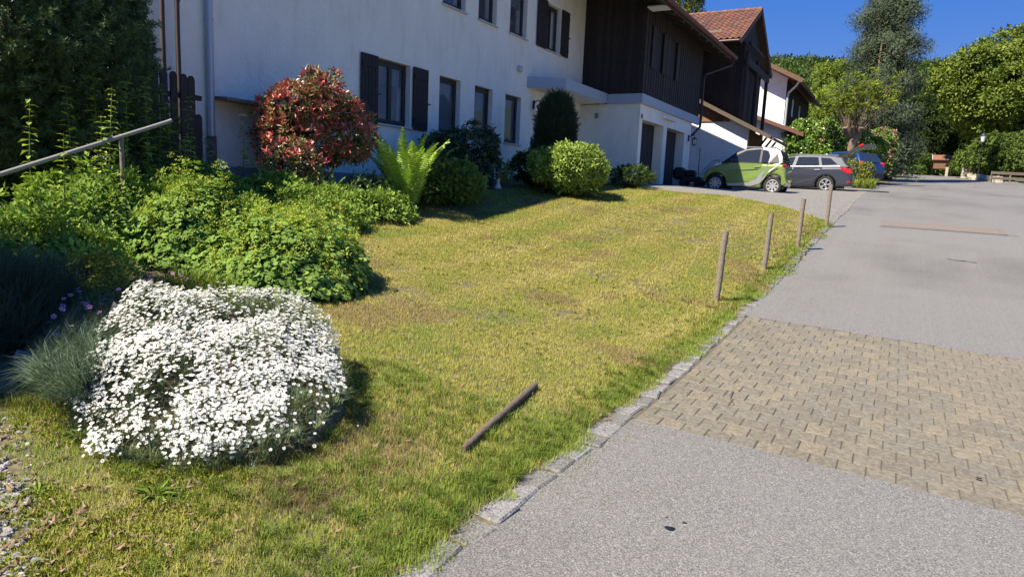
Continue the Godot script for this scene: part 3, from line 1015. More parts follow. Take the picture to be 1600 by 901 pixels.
	for r: Rect2 in doors:
		var n := 12
		var o: MeshInstance3D = null
		g = Geo.new()
		g.xf = GF
		g.span(Vector3(r.position.x, 1.8, -0.42), Vector3(r.end.x, r.end.y, -0.36))
		o = put("garage_door", g, mats.dark_wood2, H)
		for i in n:
			g = Geo.new()
			g.xf = GF
			var w := r.size.x / n
			g.chamfer_box(Vector3(r.position.x + w * (i + 0.5), 2.85, -0.345), Vector3(w - 0.01, 2.08, 0.028), 0.005)
			put("door_board", g, mats["dark_wood%d" % (i % 3)], o)
	g = Geo.new()
	g.xf = side(20.97)
	g.span(Vector3(-9.3, 1.2, 0.0), Vector3(-7.42, 2.02, 0.025))
	put("garage_plinth", g, mats.plinth, H)
	g = Geo.new()
	g.xf = side(20.97)
	g.chamfer_box(Vector3(-8.9, 4.0, 0.03), Vector3(0.1, 0.16, 0.05), 0.01)
	put("bell_panel", g, mats.rail_metal, H)
	g = Geo.new()
	g.xf = GF
	g.chamfer_box(Vector3(21.12, 3.98, 0.03), Vector3(0.08, 0.14, 0.04), 0.01)
	put("number_plate", g, mats.rail_metal, H)
	g = Geo.new()
	g.xf = GF
	g.chamfer_box(Vector3(23.75, 4.18, 0.08), Vector3(1.3, 0.09, 0.12), 0.025)
	g.box(Vector3(23.1, 4.18, 0.06), Vector3(0.06, 0.12, 0.13))
	g.box(Vector3(24.4, 4.18, 0.06), Vector3(0.06, 0.12, 0.13))
	put("tube_lamp", g, mats.white_paint, H)
	# grey band below the timber
	g = Geo.new()
	g.span(Vector3(-8.54, 4.36, -20.98), Vector3(-7.36, 4.66, -20.89))
	g.span(Vector3(-7.438, 4.36, -20.982), Vector3(-7.36, 4.66, -27.9))
	put("grey_band", g, mats.fascia, H)
	# timber storey above the garage
	g = Geo.new()
	g.span(Vector3(-9.4, 4.66, -20.99), Vector3(-7.45, 7.6, -27.8))
	put("timber_wall", g, mats.dark_wood2, H)
	var slope := func(x: float) -> float: return 7.28 + 0.44 * (-6.6 - x) - 0.2
	boards(H, side(20.985), -9.5, -7.44, 4.66, slope, 0.13, "dark_wood")
	var wins := [Rect2(21.9, 5.55, 0.78, 1.28), Rect2(23.45, 5.55, 0.78, 1.28)]
	boards(H, front(-7.448), 20.99, 27.84, 4.66, func(_x: float) -> float: return 7.5, 0.13, "dark_wood", wins)
	for r: Rect2 in wins:
		window(H, front(-7.38), r, 1, mats.blind, false, 0.5)
		for q in [-0.6, 0.8]:
			g = Geo.new()
			g.xf = front(-7.405)
			g.chamfer_box(Vector3(r.position.x + r.size.x * 0.5 + signf(q) * (r.size.x * 0.5 + 0.19), r.position.y + 0.64, 0.025), Vector3(0.34, 1.28, 0.03), 0.006)
			put("shutter", g, mats.dark_wood1, H)
	# roof: one long slope, its eave further out over the garage
	g = Geo.new()
	var ry := func(x: float) -> float: return 7.28 + 0.44 * (-6.6 - x)
	slab(g, [Vector3(-14, ry.call(-14.0), -5.2), Vector3(-14, ry.call(-14.0), -18.4), Vector3(-8.95, ry.call(-8.95), -18.4), Vector3(-8.95, ry.call(-8.95), -5.2)], 0.2)
	slab(g, [Vector3(-14, ry.call(-14.0), -18.402), Vector3(-14, ry.call(-14.0), -29.6), Vector3(-6.6, 7.28, -29.6), Vector3(-6.6, 7.28, -18.402)], 0.2)
	slab(g, [Vector3(-19.4, 8.13, -5.2), Vector3(-19.4, 8.13, -29.6), Vector3(-14.002, ry.call(-14.0), -29.6), Vector3(-14.002, ry.call(-14.0), -5.2)], 0.2)
	var roof := put("roof", g, mats.soffit, H)
	g = Geo.new()
	g.tube([Vector3(-6.53, 7.2, -18.3), Vector3(-6.53, 7.24, -29.7)], [0.075, 0.075], 10)
	g.tube([Vector3(-8.88, 8.22, -5.1), Vector3(-8.88, 8.22, -18.3)], [0.075, 0.075], 10)
	put("gutter", g, mats.roof_red, roof)
	g = Geo.new()
	g.box(Vector3(-7.6, 7.62, -18.36), Vector3(2.1, 0.2, 0.05), Basis(Vector3.BACK, -atan(0.44)))
	put("verge_board", g, mats.roof_red, roof)
	g = Geo.new()
	g.box(Vector3(-6.95, 7.12, -20.7), Vector3(0.6, 0.04, 0.5))
	put("soffit_board", g, mats.white_paint, roof)
	for k in 9:
		g = Geo.new()
		g.box(Vector3(-7.05, 7.26, -21.2 - k * 1.0), Vector3(0.95, 0.14, 0.09), Basis(Vector3.BACK, -atan(0.44)))
		put("rafter", g, mats.soffit, roof)
	g = Geo.new()
	g.tube([Vector3(-6.55, 7.15, -29.4), Vector3(-6.6, 6.9, -29.3), Vector3(-7.3, 6.35, -27.95), Vector3(-7.33, 6.1, -27.92), Vector3(-7.33, 4.3, -27.92), Vector3(-7.45, 3.95, -27.4), Vector3(-7.62, 3.8, -27.1)], [0.05, 0.05, 0.05, 0.05, 0.05, 0.05, 0.05], 8)
	put("copper_rain_pipe", g, mats.copper, H)
	wall_lantern(H, Vector3(-7.43, 3.75, -26.7), Vector3(1, 0, 0))

func build_neighbours() -> void:
	var g: Geo
	# ---- second house: tiled gable, timber front, white lean-to
	var H := thing("house", "timber clad house with red tiled gable roof and white lean-to", "house", Vector3(-6.7, 2.2, -33))
	g = Geo.new()
	g.xf = side(32.3)
	g.plate(PackedVector2Array([Vector2(-14, 1.6), Vector2(-14, 4.95), Vector2(-7.12, 4.95), Vector2(-7.12, 5.1), Vector2(-6.29, 4.66), Vector2(-6.29, 1.6)]), -0.25, 0.0)
	put("lean_to_wall", g, mats.plaster, H)
	for i in 9:
		var x := -10.0 + i * 0.32
		g = Geo.new()
		g.xf = side(32.28)
		g.plate(PackedVector2Array([Vector2(x, 4.955), Vector2(x, 4.72 + 0.5 * (-6.29 - x)), Vector2(x + 0.314, 4.72 + 0.5 * (-6.29 - x - 0.314)), Vector2(x + 0.314, 4.955)]), 0.0, 0.03)
		put("gable_board", g, mats["brown_wood%d" % (i % 3)], H)
	g = Geo.new()
	slab(g, [Vector3(-14, 8.66, -31.9), Vector3(-14, 8.66, -36), Vector3(-5.1, 4.21, -36), Vector3(-5.1, 4.21, -31.9)], 0.14)
	var lr := put("lean_to_roof", g, mats.roof_red, H)
	g = Geo.new()
	g.box(Vector3(-8.0, 5.6, -31.87), Vector3(6.2, 0.17, 0.05), Basis(Vector3.BACK, -atan(0.5)))
	put("verge_board", g, mats.old_post, lr)
	g = Geo.new()
	g.xf = front(-6.3)
	g.wall(32.302, 36.0, 1.6, 4.6, 0.2, [])
	put("lean_to_front", g, mats.brown_wood1, H)
	for i in 3:
		g = Geo.new()
		g.tube([Vector3(-6.15, 3.3, -32.5 - i * 1.3), Vector3(-5.5, 4.25, -32.5 - i * 1.3)], [0.05, 0.05], 6)
		put("brace", g, mats.dark_wood1, H)
	g = Geo.new()
	g.span(Vector3(-14, 3.0, -33.03), Vector3(-7.0, 8.2, -38.0))
	put("timber_wall", g, mats.dark_wood2, H)
	boards(H, side(33.03), -10.2, -6.9, 4.4, func(_x: float) -> float: return 8.6, 0.15, "dark_wood", [Rect2(-8.3, 6.4, 0.75, 1.1)])
	window(H, side(33.0), Rect2(-8.3, 6.4, 0.75, 1.1), 1, mats.blind, false)
	# gable towards the street: a deep balcony under the overhang
	g = Geo.new()
	g.xf = front(-6.98)
	g.plate(PackedVector2Array([Vector2(33.1, 7.3), Vector2(33.1, 9.2), Vector2(34.86, 10.1), Vector2(36.6, 9.2), Vector2(36.6, 7.3)]), -0.2, 0.0)
	put("gable_wall", g, mats.dark_wood0, H)
	g = Geo.new()
	g.xf = front(-6.78)
	g.chamfer_box(Vector3(36.0, 7.75, 0), Vector3(5.6, 0.32, 0.14), 0.02)
	g.chamfer_box(Vector3(34.9, 8.55, 0.05), Vector3(3.4, 0.16, 0.12), 0.02)
	put("gable_beam", g, mats.dark_wood1, H)
	for s in [33.05, 35.6, 38.4]:
		g = Geo.new()
		g.chamfer_box(Vector3(-6.78, 6.1, -s), Vector3(0.16, 4.2, 0.16), 0.02)
		put("balcony_post", g, mats.dark_wood1, H)
	var roof := Node3D.new()
	roof.name = "roof"
	H.add_child(roof)
	roof.position = -H.position
	var ridge := Vector3(-6.7, 10.4, -34.86)
	g = Geo.new()
	slab(g, [Vector3(-14, 8.28, -30.9), Vector3(-14, 10.4, -34.86), ridge, Vector3(-6.7, 8.28, -30.9)], 0.14)
	slab(g, [Vector3(-14, 10.399, -34.862), Vector3(-14, 8.03, -39.1), Vector3(-6.7, 8.03, -39.1), Vector3(-6.7, 10.399, -34.862)], 0.14)
	part("roof_deck", g, mats.soffit, roof)
	g = Geo.new()
	for e in [[Vector3(-6.66, 8.2, -30.88), Vector3(-6.66, 10.36, -34.86)], [Vector3(-6.66, 10.36, -34.86), Vector3(-6.66, 7.95, -39.1)]]:
		var mid: Vector3 = (e[0] + e[1]) * 0.5
		var dir: Vector3 = e[1] - e[0]
		g.box(mid, Vector3(0.045, 0.24, dir.length()), Basis(Vector3.RIGHT, atan2(dir.y, -dir.z)))
	part("bargeboard", g, mats.brown_wood1, roof)
	# roof tiles: rolled pantiles in rows
	var down := (Vector3(-6.7, 8.28, -30.9) - ridge).normalized()
	var nrm := Vector3(1, 0, 0).cross(down).normalized()
	if nrm.y < 0:
		nrm = -nrm
	var tb := Basis(Vector3(1, 0, 0), nrm, Vector3(1, 0, 0).cross(nrm))
	var tg := Geo.new()
	var prof := [Vector2(-0.125, 0.0), Vector2(-0.06, -0.012), Vector2(0.0, 0.0), Vector2(0.045, 0.04), Vector2(0.09, 0.045), Vector2(0.135, 0.01)]
	for i in prof.size() - 1:
		var a: Vector2 = prof[i]
		var b: Vector2 = prof[i + 1]
		tg.quad(Vector3(a.x, a.y, -0.2), Vector3(a.x, a.y + 0.03, 0.2), Vector3(b.x, b.y + 0.03, 0.2), Vector3(b.x, b.y, -0.2))
		tg.quad(Vector3(a.x, a.y + 0.03, 0.2), Vector3(a.x, a.y + 0.005, 0.2), Vector3(b.x, b.y + 0.005, 0.2), Vector3(b.x, b.y + 0.03, 0.2))
	var tile := tg.mesh()
	var flip := 1.0 if (tb * Vector3(0, 0, 1)).dot(down) > 0 else -1.0
	if flip < 0:
		tb = Basis(-tb.x, tb.y, -tb.z)
	for r in 13:
		for k in 16:
			var at := ridge + down * (0.17 + r * 0.342) + Vector3(-0.13 - k * 0.255, 0, 0) + nrm * rf(0.012, 0.02)
			part("roof_tile", tile, mats["tile%d" % (rng.randi() % 4)], roof, Transform3D(tb * Basis(Vector3.UP, rf(-0.02, 0.02)), at))
	for k in 15:
		g = Geo.new()
		g.tube([Vector3(-6.66 - k * 0.27, 10.43, -34.86), Vector3(-6.96 - k * 0.27, 10.41, -34.86)], [0.11, 0.095], 8)
		part("ridge_tile", g, mats["tile%d" % (k % 4)], roof)
	g = Geo.new()
	var sg: Vector3 = ridge + down * 3.55 + nrm * 0.12
	g.box(sg + Vector3(-2.3, 0, 0), Vector3(2.6, 0.1, 0.03))
	for k in 5:
		g.box(sg + Vector3(-1.2 - k * 0.55, -0.06, 0), Vector3(0.03, 0.16, 0.05))
	part("snow_guard", g, mats.grey_wood, roof)
	g = Geo.new()
	g.tube([Vector3(-14, 8.2, -30.82), Vector3(-6.72, 8.2, -30.82)], [0.07, 0.07], 8)
	part("gutter", g, mats.copper, roof)
	# ---- third house: white end wall, dark timber side
	H = thing("house", "white walled house with dark timber side and shallow brown roof, furthest in the row", "house", Vector3(-7.15, 2.8, -48))
	g = Geo.new()
	g.xf = side(48)
	g.plate(PackedVector2Array([Vector2(-16, 2.2), Vector2(-16, 12.0), Vector2(-12, 11.95), Vector2(-7.15, 9.3), Vector2(-7.15, 2.2)]), -0.3, 0)
	put("end_wall", g, mats.plaster, H)
	g = Geo.new()
	g.span(Vector3(-7.5, 2.2, -48.31), Vector3(-7.2, 9.2, -60))
	put("side_wall", g, mats.plaster, H)
	boards(H, front(-7.18), 48.0, 60.0, 6.4, func(_x: float) -> float: return 9.25, 0.3, "dark_wood", [Rect2(51, 7.2, 1.0, 1.2), Rect2(54.5, 7.2, 1.0, 1.2)])
	for s in [51.0, 54.5]:
		window(H, front(-7.1), Rect2(s, 7.2, 1.0, 1.2), 1, mats.blind, false)
	g = Geo.new()
	slab(g, [Vector3(-12.5, 12.3, -46.9), Vector3(-12.5, 12.3, -61), Vector3(-6.3, 9.15, -61), Vector3(-6.3, 9.15, -46.9)], 0.25)
	slab(g, [Vector3(-19, 9.15, -46.9), Vector3(-19, 9.15, -61), Vector3(-12.502, 12.3, -61), Vector3(-12.502, 12.3, -46.9)], 0.25)
	put("roof", g, mats.roof_red, H)
	g = Geo.new()
	g.box(Vector3(-7.7, 9.75, -46.86), Vector3(3.6, 0.26, 0.05), Basis(Vector3.BACK, -atan(0.508)))
	put("bargeboard", g, mats.brown_wood1, H)
	g = Geo.new()
	g.tube([Vector3(-6.3, 9.0, -47.1), Vector3(-6.5, 8.7, -47.3), Vector3(-7.0, 8.35, -47.85), Vector3(-7.05, 8.1, -47.9), Vector3(-7.05, 4.0, -47.9)], [0.07, 0.07, 0.07, 0.07, 0.07], 8)
	put("rain_pipe", g, mats.zinc, H)
	# ---- low garage between them
	H = thing("garage", "low garage with sloping brown roof between the timber house and the white one", "garage", Vector3(-6.6, 2.4, -43))
	g = Geo.new()
	g.xf = side(43.0)
	g.plate(PackedVector2Array([Vector2(-11, 2.0), Vector2(-11, 7.2), Vector2(-6.1, 5.5), Vector2(-6.1, 2.0)]), -0.25, 0)
	put("wall", g, mats.plaster, H)
	g = Geo.new()
	g.span(Vector3(-6.4, 2.0, -43.26), Vector3(-6.15, 5.45, -46.5))
	put("front_wall", g, mats.dark_wood1, H)
	g = Geo.new()
	slab(g, [Vector3(-11.5, 7.75, -42.5), Vector3(-11.5, 7.75, -46.7), Vector3(-5.2, 5.35, -46.7), Vector3(-5.2, 5.35, -42.5)], 0.22)
	put("roof", g, mats.roof_red, H)
	# far side house behind the conifers gives the ridge line no gap: a small hut with a red roof at the end of the street
	H = thing("hut", "small brown hut with red roof at the end of the street", "hut", on(3.35, -84, 0.9))
	H.scale = Vector3.ONE * 0.42
	g = Geo.new()
	g.span(Vector3(-1.6, -0.4, -1.5), Vector3(1.6, 1.9, 1.5))
	part("wall", g, mats.brown_wood0, H)
	g = Geo.new()
	slab(g, [Vector3(-2.0, 1.75, 2.0), Vector3(-2.0, 3.0, 0), Vector3(2.0, 3.0, 0), Vector3(2.0, 1.75, 2.0)], 0.12)
	slab(g, [Vector3(-2.0, 2.999, -0.002), Vector3(-2.0, 1.75, -2.0), Vector3(2.0, 1.75, -2.0), Vector3(2.0, 2.999, -0.002)], 0.12)
	part("roof", g, mats.tile2, H)
	g = Geo.new()
	g.box(Vector3(-2.03, 2.35, 1.0), Vector3(0.06, 0.25, 2.4), Basis(Vector3.RIGHT, 0.56))
	part("bargeboard", g, mats.white_paint, H)

# ------------------------------------------------------------------ cars (front at -x, near side +z, wheels on y = 0)
func arch(cx: float, r: float, y: float) -> Array:
	# points of a wheel arch from rear to front
	var out: Array = []
	var a0 := asin(clampf((y - 0.3) / r, -1, 1))
	for i in 11:
		var a := lerpf(a0, PI - a0, i / 10.0)
		out.append(Vector2(cx + cos(a) * r, 0.3 + sin(a) * r))
	return out

func inset(poly: PackedVector2Array, d: float) -> PackedVector2Array:
	var out := PackedVector2Array()
	var n := poly.size()
	var cw := Geometry2D.is_polygon_clockwise(poly)
	for i in n:
		var a := (poly[i] - poly[(i + n - 1) % n]).normalized()
		var b := (poly[(i + 1) % n] - poly[i]).normalized()
		var q := Vector2(a.y + b.y, -a.x - b.x)
		if q.length() < 0.01:
			q = Vector2(a.y, -a.x)
		q = q.normalized()
		out.append(poly[i] + q * (d if cw else -d))
	return out

func shell(poly: PackedVector2Array, half: Callable, bevel: float) -> Geo:
	# a body section: its outline across the whole width, rounded over to both sides
	var g := Geo.new()
	var rings: Array = [poly, inset(poly, bevel * 0.12), inset(poly, bevel * 0.45), inset(poly, bevel)]
	var offs := [1.0, 0.5, 0.14, 0.0]
	var n := poly.size()
	for sgn in [-1.0, 1.0]:
		var pts: Array = []
		for r in 4:
			var row: Array = []
			for p: Vector2 in rings[r]:
				row.append(Vector3(p.x, p.y, sgn * (half.call(p.x, p.y) - bevel * offs[r])))
			pts.append(row)
		for r in 3:
			for i in n:
				var j := (i + 1) % n
				if sgn > 0:
					g.quad(pts[r][i], pts[r + 1][i], pts[r + 1][j], pts[r][j])
				else:
					g.quad(pts[r][j], pts[r + 1][j], pts[r + 1][i], pts[r][i])
		var ids := Geometry2D.triangulate_polygon(poly)
		if ids.is_empty():
			print("outline does not close")
		for k in range(0, ids.size(), 3):
			g.tri(pts[3][ids[k]], pts[3][ids[k + 1]], pts[3][ids[k + 2]])
	for i in n:
		var j := (i + 1) % n
		var za: float = half.call(poly[i].x, poly[i].y) - bevel
		var zb: float = half.call(poly[j].x, poly[j].y) - bevel
		g.quad(Vector3(poly[i].x, poly[i].y, -za), Vector3(poly[i].x, poly[i].y, za), Vector3(poly[j].x, poly[j].y, zb), Vector3(poly[j].x, poly[j].y, -zb))
	return g

func panel(pts: Array, half: Callable, lift: float, thick := 0.02) -> Geo:
	# a plate that follows both flanks of the body
	var g := Geo.new()
	var poly := PackedVector2Array(pts)
	var ids := Geometry2D.triangulate_polygon(poly)
	for sgn in [-1.0, 1.0]:
		var at := func(p: Vector2, d: float) -> Vector3: return Vector3(p.x, p.y, sgn * (half.call(p.x, p.y) + d))
		for k in range(0, ids.size(), 3):
			g.tri(at.call(poly[ids[k]], lift), at.call(poly[ids[k + 1]], lift), at.call(poly[ids[k + 2]], lift))
		for i in poly.size():
			var j := (i + 1) % poly.size()
			g.quad(at.call(poly[i], lift), at.call(poly[j], lift), at.call(poly[j], lift - thick), at.call(poly[i], lift - thick))
	return g

func wheels(car: Node3D, xs: Array, r: float, half_track: float, spokes: int, rim_m: Material) -> void:
	for x in xs:
		for sgn in [1.0, -1.0]:
			var turn := Basis(Vector3.RIGHT, PI / 2 * sgn)
			var o := Node3D.new()
			o.name = "wheel"
			car.add_child(o, true)
			o.transform = Transform3D(turn, Vector3(x, r, half_track * sgn))
			var g := Geo.new()
			g.lathe([Vector2(r * 0.66, 0.08), Vector2(r * 0.74, 0.098), Vector2(r * 0.92, 0.095), Vector2(r, 0.06), Vector2(r, -0.1), Vector2(r * 0.6, -0.1)], 28)
			part("tyre", g, mats.rubber, o)
			g = Geo.new()
			g.lathe([Vector2(0.0, 0.055), Vector2(r * 0.16, 0.06), Vector2(r * 0.2, 0.03)], 20)
			g.lathe([Vector2(r * 0.56, 0.05), Vector2(r * 0.62, 0.09), Vector2(r * 0.68, 0.085), Vector2(r * 0.68, -0.05)], 28)
			for k in spokes:
				var b := Basis(Vector3.UP, TAU * k / spokes)
				if spokes == 5:
					for q in [-0.14, 0.14]:
						g.box(b * (Basis(Vector3.UP, q) * Vector3(r * 0.38, 0.055, 0)), Vector3(r * 0.46, 0.03, r * 0.09), b * Basis(Vector3.UP, q * 1.6))
				else:
					g.box(b * Vector3(r * 0.4, 0.05, 0), Vector3(r * 0.46, 0.03, r * 0.2), b)
			part("rim", g, rim_m, o)
			g = Geo.new()
			g.lathe([Vector2(0.0, -0.02), Vector2(r * 0.66, -0.02)], 20)
			part("brake_disc", g, mats.black_plastic, o)

func paint(n: String, c: Color, metal := 0.35) -> StandardMaterial3D:
	var m := mat(n, c, 0.35, metal)
	m.clearcoat_enabled = true
	m.clearcoat = 0.8
	m.clearcoat_roughness = 0.05
	return m

func build_cars() -> void:
	paint("car_green", Color(0.17, 0.25, 0.05), 0.15)
	paint("car_silver", Color(0.40, 0.41, 0.43), 0.5)
	paint("car_grey", Color(0.042, 0.045, 0.056), 0.3)
	paint("car_blue", Color(0.015, 0.05, 0.15), 0.4)
	mat("tail_red", Color(0.42, 0.012, 0.012), 0.15)
	mat("rim_silver", Color(0.6, 0.6, 0.6), 0.3, 0.6)
	var g: Geo
	# ---- small two-seater
	var C := thing("compact_car", "short green two seater car with silver frame parked before the garage", "car", Vector3(-6.0, 1.72, -24.55))
	C.rotation.z = -0.01
	var hw := func(_x: float, y: float) -> float: return 0.75 + 0.03 * sin(clampf(y / 1.0, 0, 1) * PI) - maxf(0.0, y - 1.0) * 0.32
	var low: Array = [Vector2(0.03, 0.34), Vector2(0.0, 0.46), Vector2(0.03, 0.62), Vector2(0.12, 0.74), Vector2(0.32, 0.88), Vector2(0.56, 0.985), Vector2(0.8, 1.02), Vector2(2.52, 1.02), Vector2(2.62, 0.98), Vector2(2.67, 0.75), Vector2(2.69, 0.5), Vector2(2.66, 0.3)]
	low.append_array(arch(2.29, 0.345, 0.26))
	low.append_array([Vector2(1.9, 0.2), Vector2(0.8, 0.2)])
	low.append_array(arch(0.42, 0.345, 0.28))
	part("body", shell(PackedVector2Array(low), hw, 0.1), mats.car_green, C)
	var cab := PackedVector2Array([Vector2(0.56, 0.98), Vector2(0.78, 1.17), Vector2(1.02, 1.36), Vector2(1.28, 1.48), Vector2(1.6, 1.54), Vector2(1.95, 1.555), Vector2(2.28, 1.52), Vector2(2.43, 1.44), Vector2(2.53, 1.25), Vector2(2.6, 1.0)])
	part("cabin", shell(cab, hw, 0.07), mats.black_plastic, C)
	part("safety_cell", panel([Vector2(1.86, 1.53), Vector2(2.27, 1.505), Vector2(2.41, 1.43), Vector2(2.5, 1.24), Vector2(2.52, 1.06), Vector2(2.3, 0.86), Vector2(2.12, 0.7), Vector2(2.0, 0.5), Vector2(1.88, 0.34), Vector2(1.6, 0.25), Vector2(0.84, 0.23), Vector2(0.84, 0.3), Vector2(1.5, 0.36), Vector2(1.76, 0.5), Vector2(1.96, 0.78), Vector2(2.1, 1.02), Vector2(2.14, 1.26), Vector2(2.06, 1.43), Vector2(1.88, 1.46)], hw, 0.012), mats.car_silver, C)
	var dr := part("door", panel([Vector2(0.82, 0.34), Vector2(0.82, 1.0), Vector2(1.86, 1.0), Vector2(2.0, 0.86), Vector2(1.84, 0.6), Vector2(1.6, 0.4)], hw, 0.008), mats.car_green, C)
	part("handle", panel([Vector2(1.66, 0.86), Vector2(1.66, 0.9), Vector2(1.86, 0.91), Vector2(1.86, 0.87)], hw, 0.03), mats.car_green, dr)
	part("door_crease", panel([Vector2(0.84, 0.72), Vector2(0.84, 0.735), Vector2(1.8, 0.815), Vector2(1.8, 0.8)], hw, 0.014), mats.black_plastic, dr)
	part("side_window", panel([Vector2(0.86, 1.03), Vector2(1.1, 1.28), Vector2(1.34, 1.42), Vector2(1.8, 1.47), Vector2(1.8, 1.04)], hw, 0.006), mats.glass, C)
	part("quarter_window", panel([Vector2(1.87, 1.05), Vector2(1.87, 1.45), Vector2(2.03, 1.42), Vector2(2.1, 1.26), Vector2(2.07, 1.04)], hw, 0.014), mats.glass, C)
	for e in [["windscreen", 0.6, 1.03, 1.04, 1.39], ["rear_window", 2.585, 1.06, 2.45, 1.44]]:
		g = Geo.new()
		var d := -0.012 if e[0] == "windscreen" else 0.014
		g.quad(Vector3(e[1] + d, e[2], -0.6), Vector3(e[3] + d, e[4], -0.52), Vector3(e[3] + d, e[4], 0.52), Vector3(e[1] + d, e[2], 0.6))
		part(e[0], g, mats.glass, C)
	g = Geo.new()
	g.span(Vector3(1.3, 1.535, -0.45), Vector3(2.2, 1.565, 0.45))
	part("roof_panel", g, mats.car_silver, C)
	for sgn in [-1.0, 1.0]:
		for k in 2:
			g = Geo.new()
			g.xf = Transform3D(Basis(Vector3(0.6, 0, -0.75 * sgn).normalized(), Vector3.UP, Vector3(0.75 * sgn, 0, 0.6).normalized()), Vector3(2.6, 0.8 + k * 0.14, sgn * 0.7))
			g.chamfer_box(Vector3.ZERO, Vector3(0.17, 0.125, 0.06), 0.03)
			part("tail_light", g, mats.tail_red, C)
		g = Geo.new()
		g.chamfer_box(Vector3(0.92, 1.07, sgn * 0.84), Vector3(0.12, 0.13, 0.16), 0.04)
		part("mirror", g, mats.black_plastic, C)
		g = Geo.new()
		g.chamfer_box(Vector3(0.14, 0.68, sgn * 0.52), Vector3(0.16, 0.16, 0.2), 0.05)
		part("headlight", g, mats.lamp_glass, C)
	part("air_intake", panel([Vector2(2.14, 0.72), Vector2(2.2, 0.7), Vector2(2.4, 0.84), Vector2(2.42, 0.88)], hw, 0.014), mats.black_plastic, C)
	wheels(C, [0.42, 2.29], 0.29, 0.66, 8, mats.rim_silver)
	g = Geo.new()
	g.box(Vector3(1.35, 0.3, 0), Vector3(2.3, 0.22, 1.1))
	part("floor_pan", g, mats.black_plastic, C)
	# ---- estate car with its tailgate up
	C = thing("estate_car", "grey estate car with its tailgate open behind the green car", "car", Vector3(-6.2, 1.9, -30.9))
	hw = func(_x: float, y: float) -> float: return 0.86 + 0.03 * sin(clampf(y / 1.0, 0, 1) * PI) - maxf(0.0, y - 0.98) * 0.38
	low = [Vector2(0.06, 0.3), Vector2(0.0, 0.5), Vector2(0.08, 0.7), Vector2(0.4, 0.82), Vector2(1.2, 0.95), Vector2(1.6, 0.99), Vector2(4.22, 1.04), Vector2(4.38, 0.97), Vector2(4.47, 0.72), Vector2(4.5, 0.5), Vector2(4.45, 0.27)]
	low.append_array(arch(3.53, 0.37, 0.24))
	low.append_array([Vector2(3.1, 0.2), Vector2(1.4, 0.2)])
	low.append_array(arch(0.88, 0.37, 0.26))
	part("body", shell(PackedVector2Array(low), hw, 0.11), mats.car_grey, C)
	cab = PackedVector2Array([Vector2(1.22, 0.96), Vector2(1.6, 1.2), Vector2(2.0, 1.4), Vector2(2.5, 1.48), Vector2(3.2, 1.49), Vector2(3.8, 1.46), Vector2(4.06, 1.41), Vector2(4.2, 1.2), Vector2(4.36, 1.0)])
	part("cabin", shell(cab, hw, 0.07), mats.car_grey, C)
	for w in [[Vector2(1.5, 1.02), Vector2(1.75, 1.2), Vector2(2.08, 1.37), Vector2(2.3, 1.395), Vector2(2.22, 1.03)], [Vector2(2.34, 1.03), Vector2(2.42, 1.4), Vector2(3.16, 1.4), Vector2(3.24, 1.06)], [Vector2(3.34, 1.07), Vector2(3.26, 1.39), Vector2(3.62, 1.36), Vector2(3.9, 1.12)]]:
		part("side_window", panel(w, hw, 0.006), mats.glass, C)
	part("window_trim", panel([Vector2(1.42, 0.985), Vector2(1.42, 1.005), Vector2(4.0, 1.06), Vector2(4.0, 1.035)], hw, 0.014), mats.car_silver, C)
	dr = part("door", panel([Vector2(2.3, 0.3), Vector2(2.28, 0.98), Vector2(3.36, 1.0), Vector2(3.34, 0.78), Vector2(3.12, 0.5), Vector2(3.08, 0.3)], hw, 0.007), mats.car_grey, C)
	part("handle", panel([Vector2(3.08, 0.87), Vector2(3.08, 0.91), Vector2(3.28, 0.92), Vector2(3.28, 0.88)], hw, 0.03), mats.car_silver, dr)
	part("roof_rail", panel([Vector2(2.1, 1.49), Vector2(2.1, 1.515), Vector2(3.9, 1.5), Vector2(3.9, 1.475)], func(_x: float, _y: float) -> float: return 0.6, 0.0), mats.car_silver, C)
	g = Geo.new()
	g.quad(Vector3(4.075, 1.38, -0.55), Vector3(4.075, 1.38, 0.55), Vector3(4.40, 0.92, 0.66), Vector3(4.40, 0.92, -0.66))
	part("boot_opening", g, mats.black_plastic, C)
	g = Geo.new()
	g.quad(Vector3(1.24, 1.0, -0.68), Vector3(1.98, 1.405, -0.56), Vector3(1.98, 1.405, 0.56), Vector3(1.24, 1.0, 0.68))
	part("windscreen", g, mats.glass, C)
	# tailgate, hinged at the roof edge
	var gate := Node3D.new()
	gate.name = "tailgate"
	C.add_child(gate)
	gate.transform = Transform3D(Basis(Vector3.BACK, 0.56), Vector3(4.02, 1.43, 0))
	g = Geo.new()
	g.plate(PackedVector2Array([Vector2(0, -0.04), Vector2(0.02, 0.04), Vector2(0.5, 0.09), Vector2(0.82, 0.07), Vector2(1.18, -0.16), Vector2(1.2, -0.24), Vector2(1.1, -0.25), Vector2(0.75, -0.06), Vector2(0.45, -0.02)]), -0.6, 0.6)
	part("tailgate_panel", g, mats.car_grey, gate)
	g = Geo.new()
	g.quad(Vector3(0.1, 0.066, -0.5), Vector3(0.1, 0.066, 0.5), Vector3(0.5, 0.1, 0.52), Vector3(0.5, 0.1, -0.52))
	part("rear_window", g, mats.glass, gate)
